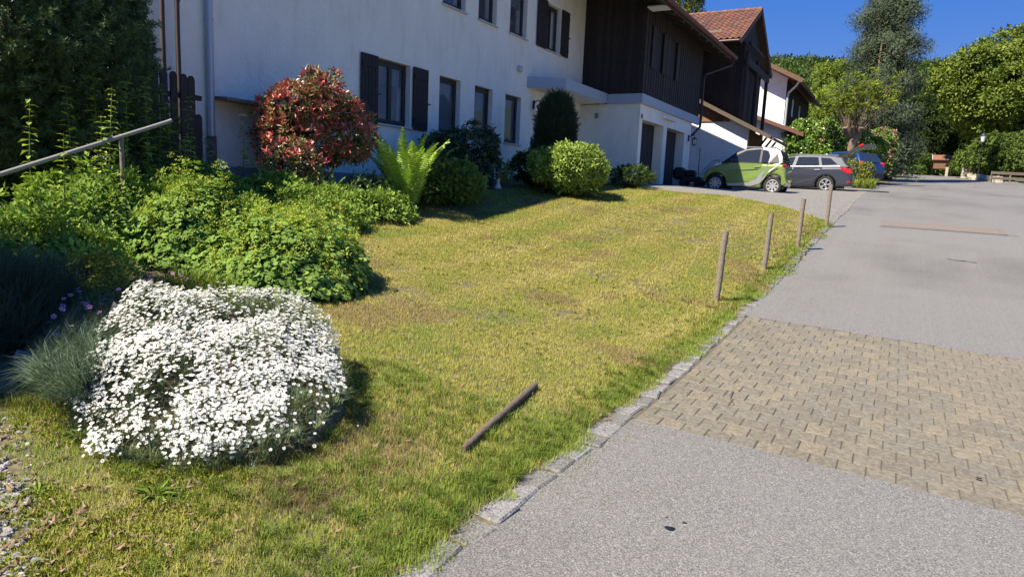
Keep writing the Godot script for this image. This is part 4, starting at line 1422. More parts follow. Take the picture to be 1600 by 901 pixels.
	for sgn in [-1.0, 1.0]:
		g = Geo.new()
		g.chamfer_box(Vector3(0.78, 0.04, sgn * 0.57), Vector3(0.2, 0.1, 0.1), 0.03)
		part("tail_light", g, mats.tail_red, gate)
		part("tail_light", panel_one([Vector2(4.02, 0.92), Vector2(4.05, 0.99), Vector2(4.4, 0.95), Vector2(4.45, 0.78), Vector2(4.3, 0.77)], hw, 0.008, sgn), mats.tail_red, C)
		part("reflector", panel_one([Vector2(4.3, 0.4), Vector2(4.3, 0.47), Vector2(4.42, 0.47), Vector2(4.42, 0.4)], hw, 0.004, sgn), mats.tail_red, C)
		g = Geo.new()
		g.tube([Vector3(4.1, 1.3, sgn * 0.52), Vector3(4.5, 1.62, sgn * 0.52)], [0.012, 0.012], 5)
		part("gas_strut", g, mats.black_plastic, C)
	g = Geo.new()
	g.tube([Vector3(4.35, 0.3, 0), Vector3(4.62, 0.28, 0), Vector3(4.7, 0.36, 0)], [0.02, 0.02, 0.025], 6)
	part("tow_hook", g, mats.iron, C)
	g = Geo.new()
	g.box(Vector3(4.485, 0.62, 0), Vector3(0.02, 0.11, 0.52))
	part("number_plate", g, mats.white_paint, C)
	wheels(C, [0.88, 3.53], 0.32, 0.765, 5, mats.rim_silver)
	g = Geo.new()
	g.box(Vector3(2.2, 0.3, 0), Vector3(3.9, 0.22, 1.2))
	part("floor_pan", g, mats.black_plastic, C)
	# ---- blue car further up
	C = thing("blue_car", "blue hatchback seen from behind beyond the grey estate car", "car", on(-4.55, -41.4), -0.62)
	hw = func(_x: float, y: float) -> float: return 0.86 + 0.03 * sin(clampf(y / 1.0, 0, 1) * PI) - maxf(0.0, y - 0.98) * 0.3
	low = [Vector2(0.06, 0.3), Vector2(0.0, 0.5), Vector2(0.1, 0.75), Vector2(0.4, 0.9), Vector2(1.0, 1.0), Vector2(3.75, 1.05), Vector2(3.95, 0.98), Vector2(4.0, 0.6), Vector2(3.95, 0.27)]
	low.append_array(arch(3.3, 0.37, 0.24))
	low.append_array([Vector2(2.8, 0.2), Vector2(1.2, 0.2)])
	low.append_array(arch(0.75, 0.37, 0.26))
	part("body", shell(PackedVector2Array(low), hw, 0.11), mats.car_blue, C)
	cab = PackedVector2Array([Vector2(0.95, 0.99), Vector2(1.6, 1.45), Vector2(2.1, 1.58), Vector2(3.0, 1.6), Vector2(3.5, 1.5), Vector2(3.7, 1.25), Vector2(3.85, 1.0)])
	part("cabin", shell(cab, hw, 0.07), mats.car_blue, C)
	for w in [[Vector2(1.3, 1.06), Vector2(1.7, 1.36), Vector2(2.1, 1.48), Vector2(2.2, 1.06)], [Vector2(2.3, 1.06), Vector2(2.3, 1.5), Vector2(2.95, 1.5), Vector2(3.1, 1.08)], [Vector2(3.2, 1.1), Vector2(3.1, 1.46), Vector2(3.35, 1.42), Vector2(3.5, 1.2)]]:
		part("side_window", panel(w, hw, 0.006), mats.glass, C)
	g = Geo.new()
	g.quad(Vector3(3.53, 1.49, -0.55), Vector3(3.53, 1.49, 0.55), Vector3(3.86, 1.05, 0.64), Vector3(3.86, 1.05, -0.64))
	part("rear_window", g, mats.glass, C)
	for sgn in [-1.0, 1.0]:
		g = Geo.new()
		g.chamfer_box(Vector3(3.86, 0.9, sgn * 0.76), Vector3(0.22, 0.34, 0.22), 0.05)
		part("tail_light", g, mats.tail_red, C)
	g = Geo.new()
	g.span(Vector3(3.93, 0.25, -0.75), Vector3(4.03, 0.5, 0.75))
	part("bumper", g, mats.black_plastic, C)
	wheels(C, [0.75, 3.3], 0.31, 0.765, 5, mats.rim_silver)
	# ---- mower and tools by the garage corner
	C = thing("lawn_mower", "black lawn mower with folded handle by the garage corner", "lawn mower", on(-6.75, -25.3))
	g = Geo.new()
	g.chamfer_box(Vector3(0, 0.25, 0), Vector3(0.75, 0.2, 0.5), 0.05)
	part("deck", g, mats.black_plastic, C)
	g = Geo.new()
	g.chamfer_box(Vector3(-0.08, 0.47, 0), Vector3(0.36, 0.24, 0.34), 0.05)
	part("engine", g, mats.iron, C)
	g = Geo.new()
	g.chamfer_box(Vector3(-0.5, 0.45, 0), Vector3(0.45, 0.45, 0.45), 0.1)
	part("grass_box", g, mats.black_plastic, C)
	for k in 4:
		g = Geo.new()
		g.xf = Transform3D(Basis(Vector3.RIGHT, PI / 2), Vector3(0.3 if k % 2 else -0.3, 0.13, 0.27 if k > 1 else -0.27))
		g.lathe([Vector2(0.0, 0.03), Vector2(0.11, 0.035), Vector2(0.13, 0.02), Vector2(0.13, -0.03)], 16)
		part("wheel", g, mats.rubber, C)
	for sgn in [-1.0, 1.0]:
		g = Geo.new()
		g.tube([Vector3(0.2, 0.35, 0.2 * sgn), Vector3(0.75, 0.95, 0.2 * sgn), Vector3(0.95, 0.98, 0.2 * sgn), Vector3(1.0, 0.8, 0.2 * sgn)], [0.014, 0.014, 0.014, 0.014], 6)
		part("handle", g, mats.rail_metal, C)
	C = thing("broom", "thin dark broom leaning against the white wall by the lawn mower", "broom", on(-6.95, -26.8))
	g = Geo.new()
	g.tube([Vector3(0, 0.02, 0), Vector3(-0.04, 1.5, -0.1)], [0.016, 0.014], 6)
	part("broomstick", g, mats.iron, C)
	g = Geo.new()
	g.chamfer_box(Vector3(0, 0.08, 0), Vector3(0.3, 0.16, 0.06), 0.02)
	part("brush", g, mats.black_plastic, C)

func panel_one(pts: Array, half: Callable, lift: float, sgn: float) -> Geo:
	var g := Geo.new()
	var poly := PackedVector2Array(pts)
	var ids := Geometry2D.triangulate_polygon(poly)
	for k in range(0, ids.size(), 3):
		var q: Array = []
		for j in 3:
			var p := poly[ids[k + j]]
			q.append(Vector3(p.x, p.y, sgn * (half.call(p.x, p.y) + lift)))
		g.tri(q[0], q[1], q[2])
	for i in poly.size():
		var a := poly[i]
		var b := poly[(i + 1) % poly.size()]
		var za: float = half.call(a.x, a.y)
		var zb: float = half.call(b.x, b.y)
		g.quad(Vector3(a.x, a.y, sgn * (za + lift)), Vector3(b.x, b.y, sgn * (zb + lift)), Vector3(b.x, b.y, sgn * (zb - 0.02)), Vector3(a.x, a.y, sgn * (za - 0.02)))
	return g

# ------------------------------------------------------------------ garden
func rock_mesh(sd: int) -> ArrayMesh:
	var g := Geo.new()
	var nu := 12
	var nv := 8
	var pt := func(i: int, j: int) -> Vector3:
		var a := TAU * (i % nu) / nu
		var b := PI * j / nv
		var d := Vector3(sin(b) * cos(a), cos(b), sin(b) * sin(a))
		var k := 1.0 + 0.5 * noise.get_noise_3d(d.x * 3.2 + sd * 9, d.y * 3.2, d.z * 3.2) + 0.18 * noise.get_noise_3d(d.x * 9, d.y * 9 + sd * 5, d.z * 9)
		return Vector3(clampf(d.x * 1.25, -0.9, 0.9), clampf(d.y * 1.3, -0.8, 0.8), clampf(d.z * 1.25, -0.9, 0.9)) * k
	for j in nv:
		for i in nu:
			g.quad(pt.call(i, j), pt.call(i + 1, j), pt.call(i + 1, j + 1), pt.call(i, j + 1))
	return g.mesh()

func rock(label: String, at: Vector3, size: Vector3, turn: float, sd: int) -> void:
	var o := part("garden_stone", rock_mesh(sd), mats.rock, self, Transform3D(Basis(Vector3.UP, turn).scaled_local(size), at))
	tag(o, label, "stone", "stones edging the flower beds")

func round_leaf_clump(n: int, radius: float, size: float) -> ArrayMesh:
	# lobed round leaves on short stalks, faces up and out
	var L := Leaves.new()
	for i in n:
		var d := rand_dir()
		d.y = absf(d.y)
		var at := d * radius * rf(0.4, 1.0)
		var b := aim(rand_dir() * Vector3(1, 0.2, 1) + Vector3(0.01, 0, 0), (d * 0.6 + Vector3.UP).normalized())
		var s := size * rf(0.6, 1.15)
		var col := grey(rf(0.75, 1.2))
		var up := b.z
		var c := at
		var lobes := 7
		for k in lobes:
			var a0 := lerpf(-2.7, 2.7, float(k) / lobes)
			var a1 := lerpf(-2.7, 2.7, float(k + 1) / lobes)
			var am := (a0 + a1) * 0.5
			var e0 := c + b * Vector3(sin(a0), cos(a0), 0.22) * s * 0.42
			var e1 := c + b * Vector3(sin(a1), cos(a1), 0.22) * s * 0.42
			var em := c + b * Vector3(sin(am), cos(am), 0.30) * s * 0.53
			L.tri(c, e0, em, up, col)
			L.tri(c, em, e1, up, col)
	return L.mesh()

func tuft(n: int, length: float, width: float, lean: float, radius: float) -> ArrayMesh:
	# narrow upright blades from one foot
	var L := Leaves.new()
	for i in n:
		var a := rf(0, TAU)
		var out := Vector3(cos(a), 0, sin(a))
		var foot := out * rf(0, radius)
		var h := length * rf(0.55, 1.1)
		var l := lean * rf(0.2, 1.2)
		var mid := foot + out * l * h * 0.35 + Vector3(0, h * 0.62, 0)
		var tip := foot + out * l * h + Vector3(0, h * (1.0 - 0.25 * l), 0)
		L.blade(foot, mid, tip, Vector3(-sin(a + rf(-0.6, 0.6)), 0, cos(a)) * width, grey(rf(0.75, 1.25)))
	return L.mesh()

func five_petals(r: float, cup: float, center: Color) -> ArrayMesh:
	# a small open flower facing +y with five notched petals
	var L := Leaves.new()
	for k in 5:
		var a := TAU * k / 5 + rf(-0.06, 0.06)
		var d := Vector3(cos(a), 0, sin(a))
		var t := Vector3(-sin(a), 0, cos(a))
		var base := d * r * 0.1
		var l := d * r * 0.72 + t * r * 0.36 + Vector3(0, cup * r * 0.7, 0)
		var q := d * r * 0.72 - t * r * 0.36 + Vector3(0, cup * r * 0.7, 0)
		var l2 := d * r + t * r * 0.2 + Vector3(0, cup * r * 0.8, 0)
		var q2 := d * r - t * r * 0.2 + Vector3(0, cup * r * 0.8, 0)
		var notch := d * r * 0.74 + Vector3(0, cup * r * 0.62, 0)
		var n := (Vector3.UP - d * cup * 0.6).normalized()
		var w := grey(rf(0.93, 1.0))
		L.tri(base, l, notch, n, w); L.tri(base, notch, q, n, w)
		L.tri(notch, l, l2, n, w); L.tri(notch, q2, q, n, w)
		L.tri(d * r * 0.2 + Vector3(0, 0.002 + cup * r * 0.2, 0), t * r * 0.16 + Vector3(0, 0.003 + cup * r * 0.2, 0), -t * r * 0.16 + Vector3(0, 0.003 + cup * r * 0.2, 0), Vector3.UP, center)
	return L.mesh()

func mound(at: Vector3, r: Vector3, n: int) -> Array:
	# places over a low dome standing on the terrain
	var out: Array = []
	for i in n:
		var a := rf(0, TAU)
		var q := sqrt(rng.randf())
		var x := at.x + cos(a) * q * r.x
		var z := at.z + sin(a) * q * r.z
		var lump := 1.0 + 0.7 * nz(x, z, 3.6, 4) + 0.35 * nz(x, z, 9.0, 5) + (rf(0.1, 0.5) if rng.randf() < 0.08 else 0.0)
		var y := height(x, z) + r.y * sqrt(maxf(0.0, 1.0 - q * q * q)) * lump * rf(0.6, 1.0)
		out.append([Vector3(x, y, z) - at, Vector3(cos(a) * q, 1.1 - q * 0.8, sin(a) * q).normalized()])
	return out

func shrub(n: String, label: String, cat: String, at: Vector3, r: Vector3, count: int, meshes: Array, m: Material, size: Vector2, c0: Color, c1: Color, lobes := 9, sub := 0.5, up := 0.5) -> Node3D:
	var o := thing(n, label, cat, at)
	var crown := lobe_ball(Vector3(0, r.y * 0.98, 0), r, lobes, sub)
	var tips: Array = []
	for k in mini(6, crown.size() - 1):
		tips.append(crown[k + 1][0])
	stems(o, Vector3(0, -0.05, 0), tips, 0.03, 0.008, mats.bark)
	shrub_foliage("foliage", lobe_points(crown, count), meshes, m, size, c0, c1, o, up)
	return o

func weed(label: String, at: Vector3, h: float, c: Color) -> void:
	var o := thing("tall_weed", label, "weed", at, rf(0, TAU), "tall weeds along the rail")
	var g := Geo.new()
	var top := Vector3(rf(-0.1, 0.1), h, rf(-0.1, 0.1))
	var mid := top * 0.5 + Vector3(rf(-0.05, 0.05), 0, rf(-0.05, 0.05))
	g.tube([Vector3(0, -0.03, 0), mid, top], [0.007, 0.005, 0.003], 5)
	part("stem", g, mats.green_stem, o)
	var L := Leaves.new()
	var n := int(h / 0.055)
	for i in n:
		var t := (i + 0.7) / n
		var p := mid * (t * 2) if t < 0.5 else mid.lerp(top, t * 2 - 1)
		var a := i * 1.57 + rf(-0.4, 0.4)
		for k in 2:
			var b := a + PI * k
			var len := rf(0.08, 0.17) * (1.3 - 0.8 * t)
			L.leaf(Transform3D(aim(Vector3(cos(b), rf(-0.3, 0.5), sin(b)), Vector3.UP), p), len, len * 0.6, 0.35, rf(0.1, 0.4), sh(c, rf(0.7, 1.25)))
	part("leaves", L.mesh(), mats.leaf, o)

func build_garden() -> void:
	var g: Geo
	var broad := [leaf_clump(16, 0.13, 0.10, 0.055), leaf_clump(16, 0.13, 0.09, 0.05), leaf_clump(14, 0.14, 0.11, 0.06)]
	var small := [leaf_clump(22, 0.08, 0.045, 0.026), leaf_clump(22, 0.09, 0.04, 0.022)]
	var shoot := [leaf_clump(9, 0.035, 0.105, 0.032, 1.0), leaf_clump(8, 0.035, 0.095, 0.03, 1.1)]
	var lady := [round_leaf_clump(8, 0.09, 0.062), round_leaf_clump(9, 0.10, 0.055)]
	var spray := [needle_spray(20, 0.42, 0.12, 0.045, 0.003), needle_spray(20, 0.38, 0.13, 0.04, 0.003)]
	var froth := [leaf_clump(30, 0.05, 0.018, 0.016, 0.3), leaf_clump(26, 0.045, 0.02, 0.016, 0.3)]
	# ---- white flowering cushion
	var C0 := Vector3(-3.45, 0, -2.6)
	var e1 := Vector3(-0.775, 0, -0.632)
	var e2 := Vector3(0.632, 0, -0.775)
	var base := on(C0.x, C0.z)
	var top := func(a: float, b: float) -> Vector3:
		var p := C0 + e1 * a + e2 * b
		var r := Vector2(a / 0.9, b / 0.76).length() * (1.0 + 0.16 * nz(p.x, p.z, 3.4, 7))
		var edge := 0.5 + 0.5 * sqrt(maxf(0.0, 1.0 - pow(r, 4.0)))
		p.y = height(p.x, p.z) + 0.02 + (0.20 + 0.33 * clampf((a + 0.9) / 1.4, 0, 1)) * edge * (1.0 + 0.28 * nz(p.x, p.z, 4.0, 8))
		return p
	var o := thing("white_flower_cushion", "broad cushion of small white flowers spilling over the lawn edge", "flowers", base)
	var xs: Array = []
	var cs: Array = []
	var tufts := tuft(26, 0.085, 0.002, 1.0, 0.04)
	for i in 1500:
		var a := rf(-0.95, 0.95)
		var b := rf(-0.82, 0.82)
		if Vector2(a / 0.9, b / (0.72 if b > 0 else 0.8)).length() > 1.0:
			continue
		var p: Vector3 = top.call(a, b)
		p.y = maxf(height(p.x, p.z) - 0.01, p.y - rf(0.08, 0.2))
		xs.append(Transform3D(Basis(Vector3.UP, rf(0, TAU)).scaled(Vector3(1, rf(0.7, 1.15), 1)), p - base))
		cs.append(Color(0.13, 0.175, 0.085).lerp(Color(0.20, 0.24, 0.15), rng.randf()))
	multi("foliage", tufts, mats.grass, xs, cs, o).set_meta("kind", "stuff")
	g = Geo.new()
	for i in 16:
		for j in 16:
			var q: Array = []
			for k in [[0, 0], [1, 0], [1, 1], [0, 1]]:
				var v: Vector3 = top.call(lerpf(-0.88, 0.88, (i + k[0]) / 16.0), lerpf(-0.74, 0.74, (j + k[1]) / 16.0))
				v.y = maxf(lerpf(height(v.x, v.z) - 0.05, v.y - 0.15, smoothstep(1.0, 0.8, Vector2(lerpf(-0.98, 0.98, (i + k[0]) / 16.0), lerpf(-0.97, 0.97, (j + k[1]) / 16.0)).length())), height(v.x, v.z) - 0.05)
				q.append(v - base)
			g.quad(q[0], q[1], q[2], q[3])
	part("cushion_soil", g, mats.soil, o)
	var flowers: Array = []
	var fl := [five_petals(0.0104, 0.35, Color(0.6, 0.6, 0.28)), five_petals(0.0098, 0.55, Color(0.55, 0.58, 0.3)), five_petals(0.0092, 0.2, Color(0.6, 0.6, 0.3))]
	while flowers.size() < 9600:
		var a := rf(-0.95, 0.9)
		var b := rf(-0.8, 0.78)
		var r := Vector2(a / 0.9, b / 0.76).length()
		if r > 0.97 * (1.0 + 0.32 * nz(a, b, 6.0, 3) + 0.22 * nz(a, b, 16.0, 4)):
			continue
		var gap := nz(a, b, 4.2, 12) + 0.55 * nz(a, b, 11.0, 13)
		var bare := 0.38 - 0.2 * smoothstep(0.55, 1.0, r) * (1.0 if b > -0.1 else 0.3)
		if b > 0.1 and a < 0.1 and b < 0.5:
			bare -= 0.1
		if gap > bare and rng.randf() < 0.93:
			continue
		var p: Vector3 = top.call(a, b)
		p.y += rf(-0.03, 0.035) - (0.07 * rng.randf() if r > 0.85 else 0.0)
		var nrm := (Vector3(0, 1, 0) - e1 * clampf(-a * 0.5 + 0.25, -0.2, 0.8) + e2 * b * 0.6 + rand_dir() * 0.4).normalized()
		flowers.append([Transform3D(aim(nrm, rand_dir()).scaled(Vector3.ONE * rf(0.8, 1.15)), p - base), p.distance_to(Vector3(0, 1.6, 0))])
	flowers.sort_custom(func(u, w): return u[1] < w[1])
	var fx := [[], [], []]
	var fc := [[], [], []]
	for i in flowers.size():
		if i < 300:
			part("flower", fl[i % 3], mats.white_petal, o, flowers[i][0])
		else:
			fx[i % 3].append(flowers[i][0])
			fc[i % 3].append(Color(0.72, 0.72, 0.69))
	for k in 3:
		multi("further_flowers", fl[k], mats.petal, fx[k], fc[k], o).set_meta("kind", "stuff")
	# ---- blue-grey pinks at its left edge
	base = on(-3.95, -2.02)
	o = thing("pinks_cushion", "blue green grassy cushion with pink flowers left of the white ones", "flowers", base)
	xs = []; cs = []
	var fine := tuft(34, 0.17, 0.0014, 1.1, 0.05)
	for i in 520:
		var a := rf(-0.55, 1.25)
		var b := rf(-0.16, 0.26)
		if Vector2((a - 0.3) / 0.75, (b - 0.05) / 0.22).length() > 1.0:
			continue
		var p := Vector3(-3.95, 0, -2.02) + e1 * a + e2 * b
		p.y = height(p.x, p.z) + 0.27 * sqrt(maxf(0.0, 1.0 - pow(absf(b - 0.12) / 0.42, 2.0))) * rf(0.5, 1.0)
		var dir := (Vector3(0, 1, 0) - e2 * 0.75 + rand_dir() * 0.3).normalized()
		xs.append(Transform3D(aim(dir, rand_dir()).scaled(Vector3.ONE * rf(0.8, 1.2)), p - base))
		cs.append(Color(0.085, 0.135, 0.085).lerp(Color(0.17, 0.23, 0.17), rng.randf()))
	multi("foliage", fine, mats.grass, xs, cs, o).set_meta("kind", "stuff")
	var pk := five_petals(0.020, 0.3, Color(0.5, 0.2, 0.35))
	for i in 44:
		var a := rf(0.1, 1.45)
		var b := rf(-0.22, 0.08) + maxf(0.0, a - 0.8) * 0.75
		var p := Vector3(-3.95, 0, -2.02) + e1 * a + e2 * b
		var y := height(p.x, p.z) + rf(0.28, 0.42)
		var st := Geo.new()
		st.tube([Vector3(p.x, y - 0.2, p.z) + e2 * 0.05 - base, Vector3(p.x, y, p.z) - base], [0.002, 0.0015], 4)
		part("flower_stalk", st, mats.green_stem, o)
		part("flower", pk, mats.pink_petal, o, Transform3D(aim((Vector3.UP - e1 * 0.5 + rand_dir() * 0.6).normalized(), rand_dir()).scaled(Vector3.ONE * rf(0.75, 1.1)), Vector3(p.x, y, p.z) - base))
	# ---- spurge, grass tuft, lavender in the shade
	base = on(-4.95, -2.85)
	o = thing("spurge_clump", "low yellow green spurge clump behind the pink flowers", "plant", base)
	shrub_foliage("foliage", mound(base, Vector3(0.55, 0.36, 0.5), 760), small, mats.leaf, Vector2(0.5, 0.8), Color(0.17, 0.20, 0.035), Color(0.31, 0.32, 0.06), o)
	base = on(-4.95, -3.4)
	o = thing("grass_tuft", "bright upright grass tuft between spurge and lady's mantle", "grass tuft", base)
	xs = []; cs = []
	var tall := tuft(24, 0.34, 0.003, 0.45, 0.05)
	for i in 70:
		var p := base + Vector3(rf(-0.3, 0.3), 0, rf(-0.28, 0.28))
		p.y = height(p.x, p.z)
		xs.append(Transform3D(Basis(Vector3.UP, rf(0, TAU)).scaled(Vector3.ONE * rf(0.8, 1.3)), p - base))
		cs.append(Color(0.13, 0.19, 0.025).lerp(Color(0.24, 0.30, 0.05), rng.randf()))
	multi("blades", tall, mats.grass, xs, cs, o).set_meta("kind", "stuff")
	base = on(-5.3, -2.15)
	o = thing("lavender_bush", "dark grey green lavender bush in the shade at the left edge", "bush", base)
	xs = []; cs = []
	var lav := tuft(26, 0.42, 0.0022, 0.55, 0.06)
	for q in mound(base, Vector3(0.52, 0.22, 0.55), 320):
		xs.append(Transform3D(aim((q[1] + Vector3.UP * 0.5).normalized(), rand_dir()), q[0] - Vector3(0, 0.08, 0)))
		cs.append(Color(0.06, 0.085, 0.05).lerp(Color(0.12, 0.15, 0.10), rng.randf()))
	multi("stalks", lav, mats.grass, xs, cs, o).set_meta("kind", "stuff")
	# ---- lady's mantle and ground elder
	var beds := [
		["lady_mantle", "large mound of lobed lady's mantle leaves behind the white flowers", -5.35, -4.75, Vector3(0.85, 0.46, 0.85), 1200, 0],
		["lady_mantle", "lady's mantle mound between the tall weeds and the large mound", -6.3, -4.45, Vector3(0.8, 0.5, 0.7), 950, 0],
		["lady_mantle", "lady's mantle mound nearest the orange yellow flowers", -6.2, -5.75, Vector3(0.65, 0.36, 0.65), 700, 0],
		["ground_elder", "low leafy ground elder before the red shrub", -7.2, -6.4, Vector3(0.95, 0.4, 1.2), 1000, 1],
		["ground_elder", "ground elder patch at the foot of the large fern", -7.2, -8.0, Vector3(0.65, 0.32, 0.95), 560, 1],
		["ground_elder", "ground elder among the tall weeds below the hand rail", -7.1, -4.2, Vector3(0.85, 0.55, 1.0), 900, 1],
		["ground_elder", "pale leafy patch beside the stone slab", -7.9, -5.6, Vector3(0.75, 0.42, 0.85), 600, 1],
		["ground_elder", "leafy patch at the left edge below the hand rail", -6.4, -3.0, Vector3(0.85, 0.4, 0.6), 560, 1]]
	for b in beds:
		base = on(b[2], b[3])
		o = thing(b[0], b[1], "plant", base)
		var pts := mound(base, b[4], b[5])
		if b[6] == 0:
			shrub_foliage("foliage", pts, lady, mats.leaf, Vector2(0.75, 1.2), Color(0.14, 0.24, 0.045), Color(0.29, 0.42, 0.09), o, 1.0)
			shrub_foliage("flower_froth", mound(base + Vector3(0, 0.0, 0), b[4] * Vector3(0.97, 1.4, 0.97), int(b[5] * 0.36)), froth, mats.leaf, Vector2(0.7, 1.3), Color(0.34, 0.44, 0.065), Color(0.46, 0.52, 0.10), o, 1.0)
		else:
			shrub_foliage("foliage", pts, small, mats.leaf, Vector2(1.0, 1.7), Color(0.16, 0.26, 0.045), Color(0.34, 0.46, 0.09), o, 0.9)
	base = on(-6.38, -6.45)
	o = thing("buttercup", "few orange yellow flowers at the edge of the bed", "flowers", base)
	var bc := five_petals(0.022, 0.6, Color(0.6, 0.35, 0.02))
	for i in 7:
		var p := Vector3(rf(-0.2, 0.2), rf(0.25, 0.38), rf(-0.18, 0.18))
		var st := Geo.new()
		st.tube([Vector3(p.x * 0.6, -0.02, p.z * 0.6), p], [0.003, 0.002], 4)
		part("flower_stalk", st, mats.green_stem, o)
		part("flower", bc, mats.yellow_petal, o, Transform3D(aim((Vector3.UP + rand_dir() * 0.5).normalized(), rand_dir()), p))
	var wl := ["at the left edge of the picture", "in front of the conifer's left side", "tallest, before the conifer's middle", "beside the rail post", "crossing the rail at its middle", "right of the rail post", "in front of the picket gate", "before the bare white wall", "lowest, next to the stone slab", "between rail post and stone slab", "bushy, under the rail", "nearest the lavender", "low and leafy, left of the rail post", "half hidden behind the rail", "just left of the picket gate", "leaning, below the gate", "short, at the foot of the gate", "short, before the stone slab"]
	var wp := [[-7.6, -3.6, 1.05], [-7.7, -4.05, 1.15], [-7.75, -4.35, 1.5], [-7.5, -4.5, 1.25], [-7.3, -4.1, 1.2], [-7.6, -4.75, 1.3], [-7.9, -5.5, 1.15], [-8.3, -6.6, 0.95], [-7.3, -5.0, 0.8], [-7.7, -4.95, 0.95], [-7.0, -3.9, 1.0], [-6.6, -3.4, 0.9], [-7.2, -4.25, 0.85], [-7.9, -4.3, 1.2], [-7.8, -5.2, 1.2], [-7.6, -5.3, 0.8], [-7.85, -5.75, 0.75], [-7.45, -4.7, 0.7]]
	for i in wp.size():
		weed("slender leafy weed " + wl[i], on(wp[i][0], wp[i][1]), wp[i][2] * 1.28, Color(0.30, 0.40, 0.07))
	# ---- red-tipped shrub
	base = on(-8.35, -7.95)
	o = thing("red_shrub", "dense shrub with glossy red young leaves before the white wall", "shrub", base)
	var crown := lobe_ball(Vector3(0, 0.98, 0), Vector3(0.92, 0.82, 1.0), 18, 0.34, 0.7)
	crown.append([Vector3(0.45, 0.45, 0.75), Vector3(0.45, 0.4, 0.45)])
	crown.append([Vector3(0.1, 1.25, -0.85), Vector3(0.35, 0.4, 0.4)])
	for k in 7:
		var a := rf(0, TAU)
		crown.append([Vector3(cos(a) * rf(0.4, 0.95), rf(0.9, 1.75), sin(a) * rf(0.4, 1.0)), Vector3(0.16, 0.24, 0.16)])
	var tips: Array = []
	for k in 8:
		tips.append(crown[k + 1][0])
	stems(o, Vector3(0, -0.05, 0), tips, 0.035, 0.01, mats.bark)
	var pts := lobe_points(crown, 1500, 0.6)
	shrub_foliage("foliage", pts, broad, mats.glossy_leaf, Vector2(0.5, 0.75), Color(0.07, 0.105, 0.03), Color(0.20, 0.17, 0.06), o)
	var red: Array = []
	for q in lobe_points(crown, 2600, 0.92):
		if q[0].y > 0.55 + rf(-0.25, 0.3) + 0.35 * nz(q[0].x, q[0].z, 2.0):
			red.append(q)
	shrub_foliage("red_shoots", red, shoot, mats.glossy_leaf, Vector2(0.65, 1.1), Color(0.52, 0.12, 0.10), Color(0.58, 0.31, 0.18), o, 1.1, Color(0.66, 0.15, 0.15), 0.3)
	# ---- ferns
	mats.fern.roughness = 0.6
	fern("large bright green fern at the lawn edge beside the dark shrub", on(-7.15, -8.95), 26, 1.75, 0.75, Color(0.30, 0.45, 0.07))
	fern("second bright fern close behind the large one", on(-7.6, -9.35), 18, 1.65, 0.9, Color(0.26, 0.40, 0.065))
	fern("small fern in front of the red shrub", on(-7.75, -7.75), 10, 0.72, 0.7, Color(0.26, 0.38, 0.07))
	fern("shaded fern under the row of single windows", on(-8.5, -11.2), 14, 1.35, 1.0, Color(0.26, 0.40, 0.065))
	fern("fern next to the white lantern ornament", on(-8.2, -14.0), 12, 0.85, 1.1, Color(0.26, 0.40, 0.065))
	# ---- shrubs along the house
	shrub("hydrangea", "dark leafy hydrangea with sunlit leaves right of the large fern", "shrub", on(-7.45, -10.4), Vector3(0.65, 0.38, 0.75), 520, broad, mats.leaf, Vector2(0.85, 1.3), Color(0.08, 0.14, 0.03), Color(0.22, 0.31, 0.07))
	shrub("hydrangea", "pale leaved plant left of the large fern", "shrub", on(-7.55, -8.35), Vector3(0.32, 0.26, 0.35), 130, broad, mats.leaf, Vector2(0.7, 1.0), Color(0.13, 0.19, 0.09), Color(0.22, 0.29, 0.15))
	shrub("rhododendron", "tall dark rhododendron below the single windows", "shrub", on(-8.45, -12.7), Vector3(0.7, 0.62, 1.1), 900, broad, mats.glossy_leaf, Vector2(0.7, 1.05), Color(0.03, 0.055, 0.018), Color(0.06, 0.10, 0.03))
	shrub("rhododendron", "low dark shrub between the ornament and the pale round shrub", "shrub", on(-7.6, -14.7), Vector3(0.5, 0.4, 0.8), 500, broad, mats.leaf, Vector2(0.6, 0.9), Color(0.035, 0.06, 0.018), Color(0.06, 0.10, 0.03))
	shrub("round_shrub", "rounded pale green shrub standing alone at the top of the lawn", "shrub", on(-6.5, -14.1), Vector3(0.82, 0.6, 1.1), 2000, broad, mats.leaf, Vector2(0.5, 0.95), Color(0.19, 0.28, 0.06), Color(0.36, 0.46, 0.10), 20, 0.34)
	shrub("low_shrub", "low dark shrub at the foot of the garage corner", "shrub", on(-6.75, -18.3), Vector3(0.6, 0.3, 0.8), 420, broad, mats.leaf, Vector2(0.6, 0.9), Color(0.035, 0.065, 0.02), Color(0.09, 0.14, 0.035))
	# ---- clipped thuja by the entrance
	base = on(-7.8, -15.75)
	o = thing("thuja", "dark clipped columnar thuja by the entrance canopy", "conifer", base)
	crown = [[Vector3(0, 0.75, 0), Vector3(0.46, 0.8, 0.46)], [Vector3(0, 1.4, 0), Vector3(0.41, 0.7, 0.41)], [Vector3(0.03, 1.78, 0), Vector3(0.26, 0.4, 0.26)]]
	stems(o, Vector3(0, -0.05, 0), [Vector3(0, 1.9, 0)], 0.05, 0.015, mats.bark, "trunk")
	shrub_foliage("foliage", lobe_points(crown, 4200, 0.72), spray, mats.needle, Vector2(0.45, 0.7), Color(0.025, 0.05, 0.016), Color(0.05, 0.085, 0.025), o, 1.0)
	# ---- big conifer at the left
	base = on(-9.0, -4.2)
	o = thing("yew", "large dark feathery conifer at the left edge before the house", "conifer", base)
	crown = []
